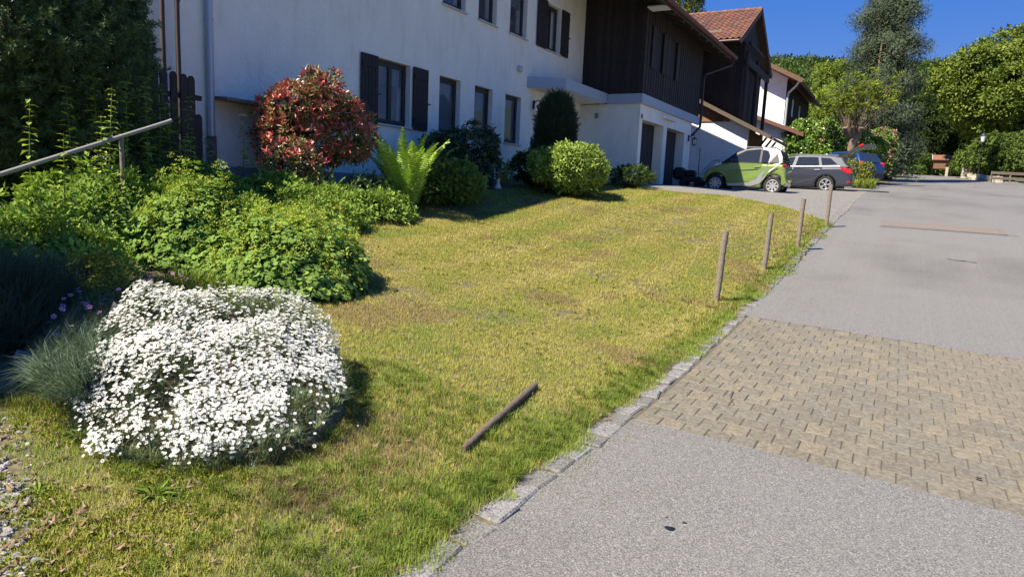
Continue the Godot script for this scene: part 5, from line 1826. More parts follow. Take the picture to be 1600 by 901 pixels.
	for k in 60:
		var t := rf(0.0, 1.0)
		var a := rf(0, TAU)
		var rr := 1.08 * (1.0 - 0.25 * t * t)
		crown.append([Vector3(cos(a) * rr * rf(0.05, 0.8), 0.45 + t * 2.05, sin(a) * rr * rf(0.05, 0.8)), Vector3(0.5, 0.7, 0.5) * rf(0.8, 1.2)])
	tips = []
	for k in 12:
		tips.append(crown[k][0])
	stems(o, Vector3(0, -0.1, 0), tips, 0.06, 0.012, mats.bark, "limb")
	shrub_foliage("foliage", lobe_points(crown, 24000, 0.3), spray, mats.needle, Vector2(0.85, 1.4), Color(0.045, 0.09, 0.03), Color(0.12, 0.185, 0.055), o, 0.8)
	# its neighbour outside the picture shades the left of the bed
	base = on(-6.75, 0.3)
	o = thing("yew", "conifer outside the picture that shades the lavender", "conifer", base)
	crown = []
	for k in 26:
		var t := rf(0.0, 1.0)
		var a := rf(0, TAU)
		crown.append([Vector3(cos(a) * 0.6, 0.6 + t * 3.2, sin(a) * 0.6), Vector3(0.5, 0.6, 0.5)])
	stems(o, Vector3(0, -0.1, 0), [crown[0][0], Vector3(0, 2.3, 0)], 0.06, 0.012, mats.bark, "limb")
	shrub_foliage("foliage", lobe_points(crown, 4000, 0.4), spray, mats.needle, Vector2(1.0, 1.5), Color(0.028, 0.06, 0.022), Color(0.085, 0.135, 0.04), o, 0.8)
	# ---- hand rail, steps, gate and boards
	o = thing("hand_rail", "bare metal hand rail slanting up beside the hidden steps", "hand rail", Vector3(-7.0, 1.0, -4.0))
	g = Geo.new()
	g.tube([Vector3(0.0, 0.28, 1.9), Vector3(0, 0.51, 0.98), Vector3(0, 1.13, -0.64), Vector3(0, 1.15, -0.68)], [0.021, 0.021, 0.021, 0.021], 10)
	part("rail", g, mats.rail_metal, o)
	for z in [-0.12, 1.4]:
		g = Geo.new()
		g.tube([Vector3(0, -0.3, z), Vector3(0, 0.915 - 0.385 * (z + 0.12), z)], [0.022, 0.022], 8)
		part("post", g, mats.grey_wood, o)
	o = thing("picket_gate", "dark brown picket gate beside the rain pipe", "gate", Vector3(-8.6, 1.3, -5.85))
	var ps := [[-0.2, 1.62, 0.1], [-0.06, 1.62, 0.1], [0.09, 1.61, 0.1], [0.2, 1.6, 0.1], [0.30, 1.1, 0.1], [-0.33, 1.6, 0.1]]
	for q in ps:
		g = Geo.new()
		var w: float = q[2] * 0.5
		g.xf = Transform3D(Basis(Vector3(0, 0, -1), Vector3.UP, Vector3(1, 0, 0)), Vector3(0, 0, -q[0]))
		g.plate(PackedVector2Array([Vector2(-w, 0.0), Vector2(-w, q[1] - 0.05), Vector2(-w * 0.6, q[1] - 0.01), Vector2(0, q[1]), Vector2(w * 0.6, q[1] - 0.01), Vector2(w, q[1] - 0.05), Vector2(w, 0.0)]), 0.0, 0.024)
		part("picket", g, mats["dark_wood%d" % (rng.randi() % 2)], o)
	for y in [0.4, 0.85, 1.32]:
		g = Geo.new()
		g.box(Vector3(-0.018, y, 0.0), Vector3(0.034, 0.07, 0.74))
		part("cross_rail", g, mats.dark_wood2, o)
	o = thing("board_stack", "orange brown boards standing behind the picket gate", "boards", Vector3(-9.05, 1.3, -5.75))
	for k in 5:
		g = Geo.new()
		g.chamfer_box(Vector3(0.02 * k, 0.5 - 0.05 * k, 0.36 - k * 0.18), Vector3(0.03, 1.1 - 0.1 * k, 0.15), 0.006, Basis(Vector3.BACK, 0.06))
		part("board", g, mats.orange_wood, o)
	for k in 2:
		o = thing("wooden_pole", ["tall dark wooden pole nearest the conifer", "tall dark wooden pole nearer the rain pipe"][k], "pole", on(-9.28, -6.12 - k * 0.23), 0, "poles against the house wall")
		g = Geo.new()
		g.tube([Vector3(0, -0.1, 0), Vector3(0.01, 2.2, 0.01), Vector3(0.0, 4.4, -0.02), Vector3(-0.02, 6.4, 0)], [0.034, 0.032, 0.03, 0.027], 8)
		part("shaft", g, mats.dark_pole, o)
		for y in [1.2, 2.6, 3.7]:
			g = Geo.new()
			g.tube([Vector3(0.008, y, 0.0), Vector3(0.008, y + 0.03, 0.0)], [0.037, 0.037], 8)
			part("node_ring", g, mats.dark_pole, o)
	g = Geo.new()
	g.chamfer_box(Vector3.ZERO, Vector3(0.12, 0.05, 1.5), 0.008)
	o = part("edging_board", g, mats.grey_wood, self, Transform3D(Basis(Vector3.UP, 0.35), Vector3(-8.55, 1.42, -6.25)))
	tag(o, "pale weathered board edging the bed below the picket gate", "board")
	g = Geo.new()
	g.chamfer_box(Vector3.ZERO, Vector3(0.42, 0.24, 0.55), 0.05, Basis(Vector3.UP, 0.5))
	o = part("stone_slab", g, mats.rock, self, Transform3D(Basis(), Vector3(-8.0, 1.32, -4.95)))
	tag(o, "flat topped grey stone slab among the weeds", "stone")
	var rk := [["brown stone at the left edge under the hand rail", -7.95, -3.45, Vector3(0.3, 0.16, 0.22)], ["flat stone lower at the left edge", -7.2, -3.1, Vector3(0.3, 0.14, 0.2)], ["pale stone below the bare white wall", -8.5, -6.9, Vector3(0.28, 0.17, 0.22)], ["pale stone left of the red shrub", -8.15, -6.6, Vector3(0.2, 0.14, 0.2)], ["dark shaded stone behind the pink flowers", -4.66, -2.4, Vector3(0.15, 0.13, 0.13)], ["dark shaded stone left of the pinks", -4.42, -2.05, Vector3(0.13, 0.11, 0.11)], ["grey stone between pinks and white cushion", -4.16, -2.45, Vector3(0.14, 0.34, 0.14)], ["dark stone next to the lavender", -4.95, -2.75, Vector3(0.22, 0.2, 0.2)]]
	for i in rk.size():
		rock(rk[i][0], on(rk[i][1], rk[i][2], rk[i][3].y * 0.35), rk[i][3], rf(0, 3), i)
	# ---- white lantern ornament
	o = thing("lantern_ornament", "white house shaped lantern ornament among the dark shrubs", "ornament", on(-7.95, -13.25))
	o.scale = Vector3.ONE * 0.85
	g = Geo.new()
	g.lathe([Vector2(0.0, 0.42), Vector2(0.09, 0.4), Vector2(0.045, 0.34), Vector2(0.05, 0.12), Vector2(0.1, 0.04), Vector2(0.11, -0.05)], 14)
	part("foot", g, mats.white_paint, o)
	g = Geo.new()
	g.xf = Transform3D(Basis(Vector3.UP, 0.5), Vector3(0, 0.42, 0))
	for sx in [-1, 1]:
		for sz in [-1, 1]:
			g.box(Vector3(0.1 * sx, 0.14, 0.1 * sz), Vector3(0.03, 0.28, 0.03))
	g.box(Vector3(0, 0.01, 0), Vector3(0.26, 0.03, 0.26))
	g.plate(PackedVector2Array([Vector2(-0.16, 0.27), Vector2(0, 0.46), Vector2(0.16, 0.27)]), -0.14, 0.14)
	part("house", g, mats.white_paint, o)

# ------------------------------------------------------------------ street end, far trees, hills
func tree(n: String, label: String, at: Vector3, trunk_h: float, trunk_r: float, crown: Array, count: int, meshes: Array, m: Material, size: Vector2, c0: Color, c1: Color, up := 0.4, group := "") -> Node3D:
	var o := thing(n, label, "tree", at, 0, group)
	var g := Geo.new()
	g.tube([Vector3(0, -0.3, 0), Vector3(0.05, trunk_h * 0.4, 0), Vector3(-0.05, trunk_h, 0.05)], [trunk_r * 1.25, trunk_r, trunk_r * 0.55], 10)
	var t := part("trunk", g, mats.bark if n == "spruce" else mats.bark_rough, o)
	for k in mini(9, crown.size()):
		g = Geo.new()
		var a := Vector3(0, trunk_h * rf(0.5, 0.95), 0)
		var b: Vector3 = crown[k][0]
		g.tube([a, a.lerp(b, 0.5) + rand_dir() * 0.2, b], [trunk_r * 0.45, trunk_r * 0.28, trunk_r * 0.1], 6)
		part("limb", g, mats.bark_rough, t)
	shrub_foliage("crown", lobe_points(crown, count, 0.6), meshes, m, size, c0, c1, o, up)
	return o

func build_far() -> void:
	var g: Geo
	var o: Node3D
	var leaf_big := [leaf_clump(20, 0.5, 0.30, 0.19, 0.3), leaf_clump(20, 0.55, 0.28, 0.17, 0.3)]
	var droop := [leaf_clump(46, 0.48, 0.32, 0.05, -0.7, 0.2), leaf_clump(46, 0.5, 0.28, 0.05, -0.6, 0.2)]
	var ivy := [leaf_clump(22, 0.3, 0.16, 0.12, 0.2), leaf_clump(22, 0.3, 0.14, 0.11, 0.2)]
	# ---- great dark conifer
	var crown: Array = []
	for k in 150:
		var t := pow((k + 0.5) / 150.0, 1.1)
		var a := rf(0, TAU)
		var rr := 2.15 * (1.0 - 0.55 * t) * sqrt(rng.randf())
		crown.append([Vector3(cos(a) * rr, 2.0 + t * 24.0, sin(a) * rr), Vector3(0.75, 0.8, 0.75) * rf(0.7, 1.3) * (1.0 - 0.35 * t)])
	crown.append([Vector3(0, 26.6, 0), Vector3(0.5, 1.2, 0.5)])
	var tiers: Array = []
	var ty := 1.2
	while ty < 26.5:
		var rr := 2.95 * pow(1.0 - ty / 27.5, 0.78) * (1.0 + 0.18 * sin(ty * 2.9))
		var nb := int(6 + rr * 4.0)
		for k in nb:
			var a := TAU * k / nb + rf(-0.35, 0.35) + ty * 1.7
			var reach := rr * rf(0.72, 1.12)
			var dip := rf(0.15, 0.4)
			var q := 0.25
			while q < 1.0:
				var d := Vector3(cos(a), 0, sin(a))
				tiers.append([d * reach * q + Vector3(0, ty - dip * reach * q * q + rf(-0.08, 0.08), 0) + rand_dir() * 0.12, (d + Vector3(0, -0.25, 0)).normalized()])
				q += 0.34 / maxf(reach, 0.4) * rf(0.8, 1.2)
		ty += 0.36
	tree("spruce", "towering dark spruce beside the street", on(-1.9, -53.5), 25.5, 0.25, crown.slice(0, 6), 10, droop, mats.needle, Vector2(0.6, 1.0), Color(0.04, 0.065, 0.038), Color(0.12, 0.15, 0.085), -0.1)
	shrub_foliage("crown", tiers, droop, mats.needle, Vector2(0.65, 1.1), Color(0.035, 0.06, 0.03), Color(0.10, 0.135, 0.065), get_node("spruce"), 0.1)
	# ---- broad tree at the right
	crown = lobe_ball(Vector3(0, 7.6, 0), Vector3(7.4, 7.4, 6.5), 70, 0.21, 0.66)
	tree("maple", "broad sunlit maple filling the right edge of the view", on(8.6, -80), 7.0, 0.5, crown, 7000, leaf_big, mats.leaf, Vector2(0.9, 1.4), Color(0.09, 0.14, 0.025), Color(0.24, 0.30, 0.055), 0.5)
	crown = lobe_ball(Vector3(0, 5.2, 0), Vector3(3.4, 4.2, 3.0), 16, 0.35)
	tree("maple", "dark leafy tree between the spruce and the broad maple", on(1.4, -93), 4.5, 0.3, crown, 1500, leaf_big, mats.leaf, Vector2(0.8, 1.1), Color(0.022, 0.04, 0.012), Color(0.06, 0.09, 0.02), 0.3)
	crown = lobe_ball(Vector3(0, 4.6, 0), Vector3(3.6, 3.6, 3.0), 16, 0.35)
	tree("maple", "dark leafy tree behind the small hut", on(5.8, -95), 4.0, 0.3, crown, 1400, leaf_big, mats.leaf, Vector2(0.8, 1.1), Color(0.022, 0.04, 0.012), Color(0.06, 0.09, 0.02), 0.3)
	crown = lobe_ball(Vector3(0, 4.4, 0), Vector3(3.0, 3.6, 3.0), 14, 0.35)
	tree("maple", "dark leafy tree just behind the towering spruce", on(-3.6, -66), 4.0, 0.3, crown, 1200, leaf_big, mats.leaf, Vector2(0.8, 1.1), Color(0.03, 0.055, 0.015), Color(0.08, 0.12, 0.025), 0.3)
	crown = lobe_ball(Vector3(0, 6.2, 0), Vector3(3.2, 4.4, 3.0), 26, 0.28, 0.66)
	tree("maple", "light green tree rising right behind the furthest white house", on(-6.6, -74), 4.5, 0.25, crown, 2200, leaf_big, mats.leaf, Vector2(0.6, 0.95), Color(0.12, 0.18, 0.03), Color(0.28, 0.36, 0.07), 0.4)
	crown = lobe_ball(Vector3(0, 4.4, 0), Vector3(2.4, 3.4, 2.4), 22, 0.28, 0.66)
	tree("maple", "light green tree left of the towering spruce", on(-4.9, -64), 3.5, 0.2, crown, 1600, leaf_big, mats.leaf, Vector2(0.55, 0.85), Color(0.12, 0.18, 0.03), Color(0.27, 0.35, 0.07), 0.4)
	# tree tops behind the first house
	crown = lobe_ball(Vector3(0, 14.6, 0), Vector3(2.0, 4.2, 2.0), 14, 0.35)
	tree("birch", "light green tree top behind the white house's roof", on(-18.6, -62), 12.0, 0.25, crown, 900, leaf_big, mats.leaf, Vector2(0.6, 0.9), Color(0.09, 0.13, 0.03), Color(0.2, 0.25, 0.06), 0.3)
	# ---- pollarded tree
	var base := on(-2.5, -41.3)
	o = thing("pollard_tree", "gnarled pollarded tree with wispy light green shoots", "tree", base)
	g = Geo.new()
	g.tube([Vector3(0, -0.3, 0), Vector3(0.12, 1.0, 0.05), Vector3(-0.1, 1.9, 0), Vector3(0.08, 2.6, 0), Vector3(0, 2.95, 0)], [0.26, 0.19, 0.18, 0.27, 0.2], 10)
	var trunk := part("trunk", g, mats.bark_rough, o)
	for k in 6:
		g = Geo.new()
		var a := rf(0, TAU)
		g.tube([Vector3(0, 2.4, 0), Vector3(cos(a) * 0.4, 2.75, sin(a) * 0.3), Vector3(cos(a) * 0.62, 3.0, sin(a) * 0.5)], [0.2, 0.16, 0.12], 7)
		part("knob", g, mats.bark_rough, trunk)
	var places: Array = []
	for k in 70:
		var a := rf(0, TAU)
		var f := Vector3(cos(a) * 0.5, 2.85, sin(a) * 0.45)
		var e := Vector3(cos(a) * rf(0.3, 2.1), rf(3.7, 5.6), sin(a) * rf(0.3, 1.5))
		g = Geo.new()
		g.tube([f, f.lerp(e, 0.5) + Vector3(0, 0.12, 0), e], [0.022, 0.014, 0.006], 4)
		part("shoot", g, mats.bark_rough, trunk)
		for j in 5:
			places.append([f.lerp(e, rf(0.7, 1.08)) + rand_dir() * 0.18, Vector3.UP])
	shrub_foliage("crown", places, ivy, mats.leaf, Vector2(0.45, 0.8), Color(0.14, 0.20, 0.03), Color(0.28, 0.34, 0.05), o, 0.6)
	# ---- ivy hedge behind the cars, withered climber at its end
	var hl := ["bright green clipped hedge behind the grey estate car", "bright green hedge section nearest the low garage", "green hedge section behind the pollarded tree", "hedge end with withered brown leaves beside the street"]
	var hp := [[-3.9, -43.2, 1.0, 1.45, 0.8], [-5.3, -43.6, 0.9, 1.4, 0.8], [-2.2, -43.8, 1.0, 1.1, 0.8], [-1.55, -46.5, 0.75, 1.25, 0.9]]
	for i in 4:
		base = on(hp[i][0], hp[i][1])
		crown = []
		for k in 18:
			crown.append([Vector3(rf(-1, 1) * hp[i][2] * 0.75, rf(0.15, 0.98) * hp[i][3] * 2.1, rf(-0.5, 0.5)), Vector3(0.55, 0.6, 0.5) * rf(0.8, 1.15)])
		o = thing("hedge", hl[i], "hedge", base, 0, "hedge sections behind the cars")
		stems(o, Vector3(0, -0.1, 0), [crown[0][0], crown[1][0], crown[2][0]], 0.06, 0.02, mats.bark)
		shrub_foliage("foliage", lobe_points(crown, 1400, 0.7), ivy, mats.glossy_leaf, Vector2(0.6, 0.95), Color(0.08, 0.16, 0.02), Color(0.19, 0.30, 0.04), o, 0.3, Color(0.32, 0.20, 0.11), 0.45 if i == 3 else 0.02)
	# low green by the estate car's tail
	base = on(-1.7, -36.0)
	o = thing("verge_grass", "tuft of long bright grass between the grey and the blue car", "grass tuft", base)
	var xs: Array = []
	var cs: Array = []
	var tall := tuft(20, 0.5, 0.012, 0.7, 0.1)
	for i in 160:
		var p := base + Vector3(rf(-0.75, 0.55), 0, rf(-2.2, 1.6))
		p.y = height(p.x, p.z)
		xs.append(Transform3D(Basis(Vector3.UP, rf(0, TAU)).scaled(Vector3.ONE * rf(0.5, 1.2)), p - base))
		cs.append(Color(0.16, 0.21, 0.03).lerp(Color(0.30, 0.34, 0.07), rng.randf()))
	multi("blades", tall, mats.grass, xs, cs, o).set_meta("kind", "stuff")
	shrub("verge_shrub", "small yellow green shrub right behind the open tailgate", "shrub", on(-1.95, -36.6), Vector3(0.5, 0.62, 0.5), 220, ivy, mats.leaf, Vector2(0.4, 0.6), Color(0.16, 0.20, 0.03), Color(0.32, 0.33, 0.06))
	# ---- right side: bushes, lamp, stone pier, fence
	var bl := ["leafy bush behind the stone pier", "tall bush below the street lamp", "bush right of the street lamp", "bush at the right edge above the fence", "low bush at the far end of the street, right", "low bush at the far end of the street, left of the hut", "dark low bush beneath the spruce"]
	var bp := [[5.2, -73, 1.1, 1.3], [6.3, -70.5, 1.5, 2.0], [7.9, -68.5, 1.6, 1.9], [9.6, -65.5, 1.7, 2.0], [4.9, -88, 1.3, 1.0], [1.6, -88, 1.5, 1.2], [-1.3, -60.0, 1.1, 1.0]]
	for i in bp.size():
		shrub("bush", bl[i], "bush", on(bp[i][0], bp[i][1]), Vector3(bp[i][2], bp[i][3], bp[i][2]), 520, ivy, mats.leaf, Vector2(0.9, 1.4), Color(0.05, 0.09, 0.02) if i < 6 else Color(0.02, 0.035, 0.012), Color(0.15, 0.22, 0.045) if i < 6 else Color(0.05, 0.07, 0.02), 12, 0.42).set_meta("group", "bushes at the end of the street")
	o = thing("street_lamp", "old style street lamp with white lantern among the right hand bushes", "street lamp", on(5.5, -69.2))
	g = Geo.new()
	g.tube([Vector3(0, -0.2, 0), Vector3(0, 0.7, 0), Vector3(0, 0.75, 0), Vector3(0, 3.15, 0)], [0.09, 0.08, 0.05, 0.04], 8)
	part("pole", g, mats.iron, o)
	g = Geo.new()
	g.xf = Transform3D(Basis(), Vector3(0, 3.15, 0))
	g.lathe([Vector2(0.12, 0.0), Vector2(0.22, 0.5)], 6)
	part("lantern_glass", g, mats.white_paint, o)
	g = Geo.new()
	g.xf = Transform3D(Basis(), Vector3(0, 3.65, 0))
	g.lathe([Vector2(0.27, 0.0), Vector2(0.2, 0.12), Vector2(0.05, 0.22), Vector2(0.0, 0.3)], 6)
	part("lantern_roof", g, mats.iron, o)
	o = thing("stone_pier", "short pale stone pier at the right edge of the street", "pier", on(4.95, -72.0))
	for k in 4:
		g = Geo.new()
		g.chamfer_box(Vector3(rf(-0.03, 0.03), 0.1 + k * 0.235, 0), Vector3(0.95, 0.225, 0.9), 0.03)
		part("stone", g, mats.sandstone, o)
	for i in 7:
		var z := -70.5 + i * 1.15
		o = part("verge_stone", rock_mesh(20 + i), mats.sandstone, self, Transform3D(Basis(Vector3.UP, i * 1.3).scaled_local(Vector3(0.3, 0.34, 0.3)), on(5.15 + i * 0.22, z, 0.14)))
		tag(o, ["first", "second", "third", "fourth", "fifth", "sixth", "seventh"][i] + " pale rounded stone from the stone pier towards the board fence", "stone", "pale stones before the right hand bushes")
	o = thing("board_fence", "low weathered board fence at the right edge", "fence", on(7.2, -62.6))
	for k in 2:
		g = Geo.new()
		g.chamfer_box(Vector3(0.4, 0.35 + k * 0.38, -0.55), Vector3(4.4, 0.2, 0.05), 0.01, Basis(Vector3.UP, 0.55))
		part("fence_board", g, mats.grey_wood, o)
	for k in 4:
		g = Geo.new()
		g.chamfer_box(Vector3(-1.4 + k * 1.2, 0.25, 0.4 - k * 0.63), Vector3(0.12, 0.95, 0.12), 0.015)
		part("fence_post", g, mats.grey_wood, o)
	for k in 3:
		g = Geo.new()
		g.chamfer_box(Vector3(0, 0.42, 0), Vector3(0.26, 1.0, 0.26), 0.03)
		o = part("gate_pier", g, mats.sandstone, self, Transform3D(Basis(), on([-0.9, 0.1, 3.9][k], [-78.0, -80.0, -83.0][k])))
		tag(o, ["pale gate pier furthest left at the end of the street", "pale gate pier in the middle of the end of the street", "pale gate pier beside the small hut"][k], "pier", "gate piers at the end of the street")
	# white car whose nose shows at the right edge
	var blue := get_node("blue_car")
	var w := blue.duplicate()
	w.name = numbered("white_car")
	add_child(w)
	w.position = on(8.75, -58.5)
	w.rotation.y = 0.5
	tag(w, "white car just cut by the right edge of the picture", "car")
	for ch in w.get_children():
		if ch.name == "body" or ch.name == "cabin":
			ch.material_override = mats.white_paint
	# ---- hills
	for hill in [["hill", 330.0, 49.0, -75.0, 150.0, 1], ["hill", 760.0, 112.0, 90.0, 420.0, 2]]:
		var s1: float = hill[1]
		var top: float = hill[2]
		var cx: float = hill[3]
		var wd: float = hill[4]
		var hy := func(x: float, s: float) -> float:
			var t := clampf((s - s1 * 0.42) / (s1 * 0.58), 0, 1.3)
			var k := exp(-pow((x - cx) / wd, 2.0) * 0.8)
			return height(x, -s) - 1.0 + top * k * sin(minf(t, 1.0) * PI / 2) * (1.0 + 0.05 * nz(x, s, 0.02))
		structure(hill[0], sheet(steps(cx - wd * 2.2, cx + wd * 2.2, wd * 0.09), steps(s1 * 0.40, s1 * 1.25, s1 * 0.03), func(x: float, s: float) -> Vector3: return Vector3(x, hy.call(x, s), -s), func(_p: Vector3) -> Color: return Color(1, 1, 1)), mats.hill)
		var crownm := [leaf_clump(230, 3.1, 0.6, 0.5, 0.3), leaf_clump(230, 3.0, 0.55, 0.45, 0.3)]
		var fx := [[], []]
		var fc := [[], []]
		var scale: float = s1 / 330.0
		var tries := 7000 if hill[5] == 1 else 3600
		for i in tries:
			var s := rf(s1 * 0.44, s1 * 1.06)
			var x := rf(-0.30 * s, 0.24 * s)
			var k := i % 2
			var q := rf(0.6, 1.45) * (1.0 if hill[5] == 1 else 1.5)
			fx[k].append(Transform3D(Basis(Vector3.UP, rf(0, TAU)).scaled(Vector3(q, q * rf(0.9, 1.3), q)), Vector3(x, hy.call(x, s) + 1.5 * q, -s)))
			var c := Color(0.06, 0.10, 0.028).lerp(Color(0.13, 0.19, 0.05), clampf(rng.randf() * 0.8 + nz(x, s, 0.06) * 0.6, 0, 1))
			if nz(x, s, 0.05, 5) > 0.12 and rng.randf() < 0.7:
				c = Color(0.028, 0.05, 0.022)
			fc[k].append(c)
		for k in 2:
			var f := multi("forest", crownm[k], mats.leaf, fx[k], fc[k], self)
			f.set_meta("label", "wooded slope of the %s hill" % ["near", "far"][hill[5] - 1])
			f.set_meta("category", "forest")

# ------------------------------------------------------------------ lawn: posts, grass, gravel
func on_lawn(x: float, s: float) -> bool:
	if x > kerb_x(s) - 0.15 + 0.16 * nz(x, s, 3.0, 6) + 0.05 * smoothstep(6.0, 10.0, s):
		return false
	if s > interp(x, DRIVE_LINE) - 0.03:
		return false
	if x < interp(s, BED_LINE):
		return false
	return true

func build_lawn_things() -> void:
	var g: Geo
	var o: Node3D
	# ---- four posts and a fallen one
	var ps := [[-1.96, -9.0, 0.93, 0.05, "nearest leaning wooden post on the lawn edge"], [-1.81, -11.62, 0.93, 0.04, "second wooden post from the front on the lawn edge"], [-1.6, -13.92, 0.92, 0.03, "third wooden post from the front on the lawn edge"], [-1.40, -17.1, 0.95, 0.02, "furthest wooden post, at the driveway corner"]]
	for p in ps:
		var at := on(p[0], p[1])
		o = thing("wooden_post", p[4], "post", at, rf(0, TAU), "wooden posts along the lawn edge")
		g = Geo.new()
		var b := Basis(o.basis.inverse()) * Basis(Vector3.BACK, -p[3])
		var h: float = p[2]
		g.xf = Transform3D(b, Vector3.ZERO)
		var r := 0.042
		g.tube([Vector3(0, -0.15, 0), Vector3(0.003, h * 0.3, 0), Vector3(-0.003, h * 0.7, 0.002), Vector3(0, h - 0.012, 0), Vector3(0, h, 0)], [r, r * 0.98, r * 0.97, r * 0.96, r * 0.8], 14)
		part("shaft", g, mats.grey_wood, o)
		g = Geo.new()
		g.xf = Transform3D(b, Vector3(0, h, 0))
		g.lathe([Vector2(0.0, 0.002), Vector2(r * 0.8, 0.001)], 14)
		part("end_grain", g, mats.end_grain, o)
	var a := on(-2.04, -3.13, 0.03)
	var e := on(-2.24, -4.4, 0.036)
	o = thing("fallen_post", "weathered wooden post lying on the grass", "post", a)
	g = Geo.new()
	var d := e - a
	g.tube([Vector3.ZERO, d * 0.03, d * 0.35 + Vector3(0, 0.003, 0), d * 0.7, d * 0.985, d], [0.014, 0.022, 0.025, 0.026, 0.027, 0.023], 14)
	part("shaft", g, mats.old_post, o)
	g = Geo.new()
	g.tube([d + d.normalized() * 0.001, d + d.normalized() * 0.003], [0.021, 0.019], 12)
	part("end_grain", g, mats.end_grain, o)
	g = Geo.new()
	var tw := on(-1.02, -5.62, 0.012)
	g.tube([tw, tw + Vector3(0.01, 0.012, 0.2), tw + Vector3(0.07, 0.004, 0.34)], [0.004, 0.004, 0.002], 5)
	o = part("twig", g, mats.bark, self)
	tag(o, "thin dry twig on the paving near the kerb", "twig")
	# ---- grass
	var patch: Array = []
	for k in 4:
		var L := Leaves.new()
		for i in 92:
			var f := Vector3(rf(-0.075, 0.075), -0.004, rf(-0.075, 0.075))
			var an := rf(0, TAU)
			var lean := rf(0.2, 1.3)
			var h := rf(0.012, 0.031) * (1.35 if rng.randf() < 0.12 else 1.0)
			var tip := f + Vector3(cos(an) * lean * h, h, sin(an) * lean * h)
			var w := Vector3(-sin(an), 0, cos(an)) * rf(0.0013, 0.0025)
			var n := (Vector3.UP + Vector3(cos(an + PI), 0, sin(an + PI)) * 0.5).normalized()
			var v := rf(0.7, 1.3)
			var col := Color(v, v, v * rf(0.8, 1.1))
			if rng.randf() < 0.2:
				col = Color(1.5, 1.15, 1.3)
			L.tri(f - w, tip, f + w, n, col)
		patch.append(L.mesh())
	var xs := [[], [], [], []]
	var cs := [[], [], [], []]
	var dry := Color(0.40, 0.355, 0.125)
	var green := Color(0.20, 0.265, 0.05)
	var olive := Color(0.325, 0.31, 0.078)
	var brown := Color(0.27, 0.20, 0.10)
	var s := 0.9
	while s < 19.6:
		var step := 0.062 if s < 7.5 else (0.085 if s < 12.0 else 0.12)
		var x := -7.8
		while x < -1.2:
			var px := x + rf(-0.5, 0.5) * step
			var sz := s + rf(-0.5, 0.5) * step
			x += step
			if not on_lawn(px, sz):
				continue
			if sz < 1.3 + 0.25 * nz(px, sz, 2.0) + (-2.4 - px) * 0.22 and px < -2.35 and rng.randf() < 0.8:
				continue
			var bare := nz(px, sz, 1.3, 21) * 0.7 + nz(px, sz, 4.0, 22) * 0.5
			if bare > 0.33 and rng.randf() < 0.55:
				continue
			var edge := clampf(1.0 - (kerb_x(sz) - px) / 0.55, 0, 1)
			var near := 1.0 - smoothstep(3.0, 6.0, sz)
			# dryness: broad patches and the curved stripes left by the mower
			var stripe := (pow(0.5 + 0.5 * sin((px + 0.03 * sz + 0.18 * sin(sz * 0.3) + 0.12 * nz(px, sz, 0.8, 27)) * TAU / 0.95), 3.0) - 0.25) * smoothstep(4.0, 8.0, sz)
			var dv := 0.52 + 0.3 * nz(px, sz, 0.55, 23) + 0.35 * nz(px, sz, 2.6, 24) + 0.3 * nz(px, sz, 9.0, 28) + 0.6 * stripe - 0.50 * edge - 0.28 * near + 0.1 * rf(-1, 1)
			var c := green.lerp(olive, clampf(dv * 2.2, 0, 1)).lerp(dry, clampf(dv * 1.7 - 0.75, 0, 1))
			if nz(px, sz, 1.7, 25) > 0.32:
				c = c.lerp(brown, clampf((nz(px, sz, 1.7, 25) - 0.26) * 4.0, 0, 0.7))
			if Vector2(px + 2.36, (sz - 2.19) * 1.0).length() < 0.2 + 0.1 * nz(px, sz, 6.0):
				c = Color(0.17, 0.125, 0.06)
			var q := step / 0.062 * rf(0.8, 1.15)
			var hh := rf(0.75, 1.2) * (1.0 + 0.9 * edge * rng.randf() + 0.25 * near) * (1.0 if sz < 7.5 else 1.35)
			if px < interp(sz, BED_LINE) + 0.25:
				hh *= 1.6
			var k := rng.randi() % 4
			xs[k].append(Transform3D(Basis(Vector3.UP, rf(0, TAU)).scaled(Vector3(q, hh, q)), on(px, -sz)))
			cs[k].append(c)
		s += step
	for k in 4:
		var f := multi("lawn_grass", patch[k], mats.grass, xs[k], cs[k], self)
		f.set_meta("label", "short mown lawn grass, partly dried to yellow")
		f.set_meta("category", "grass")
	# tussocks: longer green blades along the kerb, the bed edge and round the cushion
	var tus := tuft(16, 0.09, 0.002, 1.0, 0.03)
	var tx: Array = []
	var tc: Array = []
	for i in 5200:
		var sz := rf(1.2, 19.0) if i % 3 else rf(1.2, 6.0)
		var px: float
		if i % 4 == 0:
			px = kerb_x(sz) - 0.16 - absf(rng.randfn(0, 0.16))
		elif i % 4 == 1:
			px = interp(sz, BED_LINE) + absf(rng.randfn(0, 0.25)) - 0.1
		elif i % 4 == 2:
			sz = rf(1.2, 3.9)
			px = rf(-3.4, -1.7)
		else:
			px = rf(-7.0, -1.7)
			if nz(px, sz, 1.2, 31) < 0.1:
				continue
		if px > kerb_x(sz) - 0.15 or sz > interp(px, DRIVE_LINE) or (sz < 1.7 and px < -2.4):
			continue
		tx.append(Transform3D(Basis(Vector3.UP, rf(0, TAU)).scaled(Vector3.ONE * rf(0.4, 1.0) * (0.75 if i % 4 == 3 else 1.0)), on(px, -sz, -0.005)))
		tc.append(Color(0.075, 0.135, 0.018).lerp(Color(0.17, 0.22, 0.035), rng.randf()))
	var tu := multi("grass_tussocks", tus, mats.grass, tx, tc, self)
	tu.set_meta("label", "longer green grass blades along the kerb and beds")
	tu.set_meta("category", "grass")
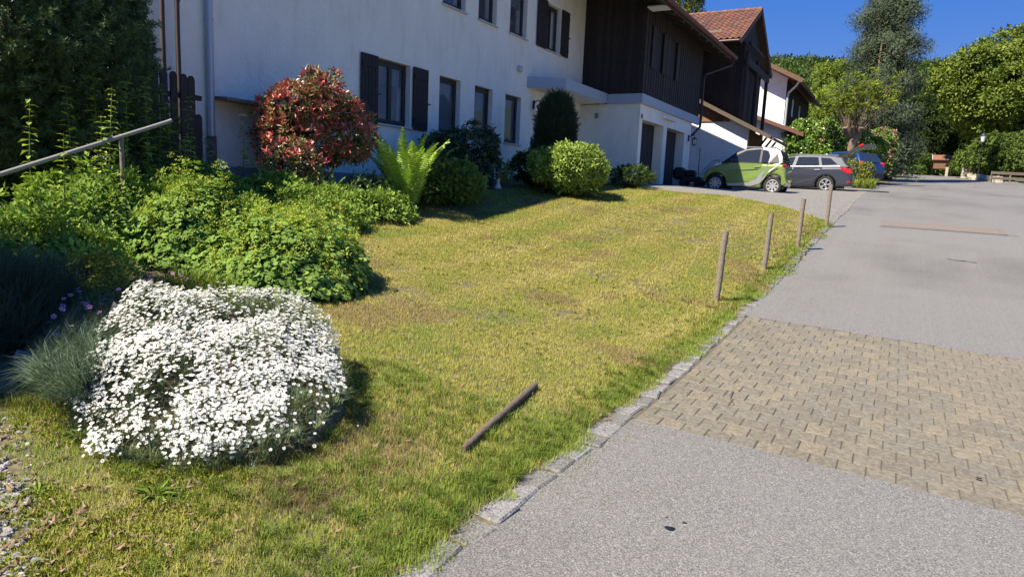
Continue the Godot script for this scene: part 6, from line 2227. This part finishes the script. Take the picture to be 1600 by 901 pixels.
	# clover and moss in the lawn and the mossy corner at the bottom left
	var moss := [leaf_clump(26, 0.035, 0.016, 0.013, 0.6), leaf_clump(18, 0.04, 0.024, 0.018, 0.6)]
	var mx := [[], []]
	var mc := [[], []]
	for i in 12000:
		var px := rf(-4.3, -1.9)
		var sz := rf(0.9, 2.6)
		var corner := i % 5 > 0
		if not corner:
			px = rf(-6.5, -1.7)
			sz = rf(2.0, 10.0)
			if not on_lawn(px, sz) or nz(px, sz, 1.6, 41) < 0.08:
				continue
		else:
			if px > -2.3 - (sz - 1.4) * 0.55 + rf(-0.25, 0.25) or nz(px, sz, 2.6, 42) < -0.2 or (px < -2.45 - (sz - 1.05) * 2.0 and rng.randf() < 0.8):
				continue
		var k := rng.randi() % 2
		mx[k].append(Transform3D(Basis(Vector3.UP, rf(0, TAU)).scaled(Vector3.ONE * rf(0.35, 0.8)), on(px, -sz, 0.002)))
		mc[k].append((Color(0.19, 0.24, 0.03).lerp(Color(0.34, 0.35, 0.06), rng.randf())) if corner else Color(0.10, 0.16, 0.025))
	for k in 2:
		var f := multi("moss_cover", moss[k], mats.leaf, mx[k], mc[k], self)
		f.set_meta("label", "low yellow green moss and clover over the ground")
		f.set_meta("category", "ground cover")
	# gravel
	var peb := rock_mesh(77)
	var gx: Array = []
	var gc: Array = []
	for i in 7000:
		var px := rf(-4.0, -2.0)
		var sz := rf(0.7, 1.95)
		if px > -2.45 - (sz - 1.05) * 2.0 + rf(-0.2, 0.2):
			continue
		if sz > 1.4 and rng.randf() < 0.8:
			continue
		var r := rf(0.004, 0.014) * (1.5 if rng.randf() < 0.08 else 1.0)
		gx.append(Transform3D(Basis(rand_dir(), rf(0, TAU)).scaled(Vector3(r, r * 0.7, r * rf(0.8, 1.3))), on(px, -sz, r * 0.3)))
		var v := rf(0.10, 0.38)
		gc.append(Color(v, v * rf(0.92, 0.98), v * rf(0.8, 0.95)))
	var gr := multi("gravel", peb, mats.pebble, gx, gc, self)
	gr.set_meta("label", "loose grey gravel at the bottom left corner")
	gr.set_meta("category", "gravel")
	# dry leaves and litter
	var lf := Leaves.new()
	lf.leaf(Transform3D(Basis(Vector3.RIGHT, PI / 2), Vector3.ZERO), 0.06, 0.028, 0.6, 0.25, grey(1))
	lf.leaf(Transform3D(Basis(Vector3.RIGHT, PI / 2) * Basis(Vector3.BACK, 2.2), Vector3(0.03, 0.003, 0.01)), 0.035, 0.02, 0.8, 0.3, grey(0.8))
	var lm := lf.mesh()
	var lx: Array = []
	var lc: Array = []
	for i in 1000:
		var sz := rf(1.0, 9.0)
		var px := rf(-4.0, -1.6) if i % 3 else kerb_x(sz) - 0.17 - absf(rng.randfn(0, 0.06))
		if i % 3 == 0:
			px = rf(-3.8, -2.3)
			sz = rf(1.0, 2.0)
		if sz > 4.5 and i % 3:
			continue
		lx.append(Transform3D(Basis(Vector3.UP, rf(0, TAU)) * Basis(Vector3.RIGHT, rf(-0.4, 0.4)).scaled(Vector3.ONE * rf(0.35, 0.9)), on(px, -sz, 0.016)))
		lc.append(Color(0.28, 0.17, 0.09).lerp(Color(0.36, 0.28, 0.19), rng.randf()))
	var li := multi("dry_leaves", lm, mats.leaf, lx, lc, self)
	li.set_meta("label", "scattered dry brown leaves along the kerb and moss")
	li.set_meta("category", "leaf litter")
	# grass clippings blown onto the street
	var cut := Leaves.new()
	for i in 9:
		var f := Vector3(rf(-0.05, 0.05), rf(0.001, 0.004), rf(-0.05, 0.05))
		var an := rf(0, TAU)
		cut.tri(f, f + Vector3(cos(an), 0.02, sin(an)) * rf(0.02, 0.035), f + Vector3(-sin(an), 0, cos(an)) * 0.003, Vector3.UP, grey(rf(0.7, 1.0)))
	var cutm := cut.mesh()
	var kx: Array = []
	var kc: Array = []
	for i in 900:
		var sz := rf(2.0, 16.0)
		var off := absf(rng.randfn(0, 0.14))
		if i % 3 == 0:
			var spot: Array = [[11.2, 0.9], [9.9, 0.55], [12.6, 0.5], [15.3, 0.6], [7.6, 0.5]][i % 5]
			sz = spot[0] + rng.randfn(0, 0.3)
			off = spot[1] + rng.randfn(0, 0.22)
		elif nz(sz, 3.0, 0.8, 55) < 0.0:
			continue
		var px := kerb_x(sz) + maxf(0.0, off)
		kx.append(Transform3D(Basis(Vector3.UP, rf(0, TAU)).scaled(Vector3.ONE * rf(0.6, 1.2)), on(px, -sz, 0.004)))
		kc.append(Color(0.22, 0.25, 0.06).lerp(Color(0.36, 0.32, 0.14), rng.randf()))
	var kl := multi("grass_clippings", cutm, mats.grass, kx, kc, self)
	kl.set_meta("label", "thin scatter of grass clippings on the street beside the kerb")
	kl.set_meta("category", "grass clippings")
	# broad-leaved weeds
	var rs := [["broad leaved weed below the white cushion", -2.78, -1.72, 0.11], ["broad leaved weed at the foot of the pinks", -3.5, -1.78, 0.12], ["broad leaved weed left in the gravel", -3.15, -1.42, 0.08]]
	for r in rs:
		o = thing("rosette_weed", r[0], "weed", on(r[1], r[2]), rf(0, TAU))
		for i in 14:
			var an := TAU * i / 7 + rf(-0.4, 0.4)
			var L := Leaves.new()
			var len: float = r[3] * rf(0.7, 1.15)
			L.leaf(Transform3D(aim(Vector3(cos(an), rf(0.15, 0.9), sin(an)), Vector3.UP), Vector3.ZERO), len, len * 0.26, 0.4, rf(0.2, 0.6), sh(Color(0.16, 0.25, 0.04), rf(0.7, 1.2)))
			part("leaf", L.mesh(), mats.leaf, o)
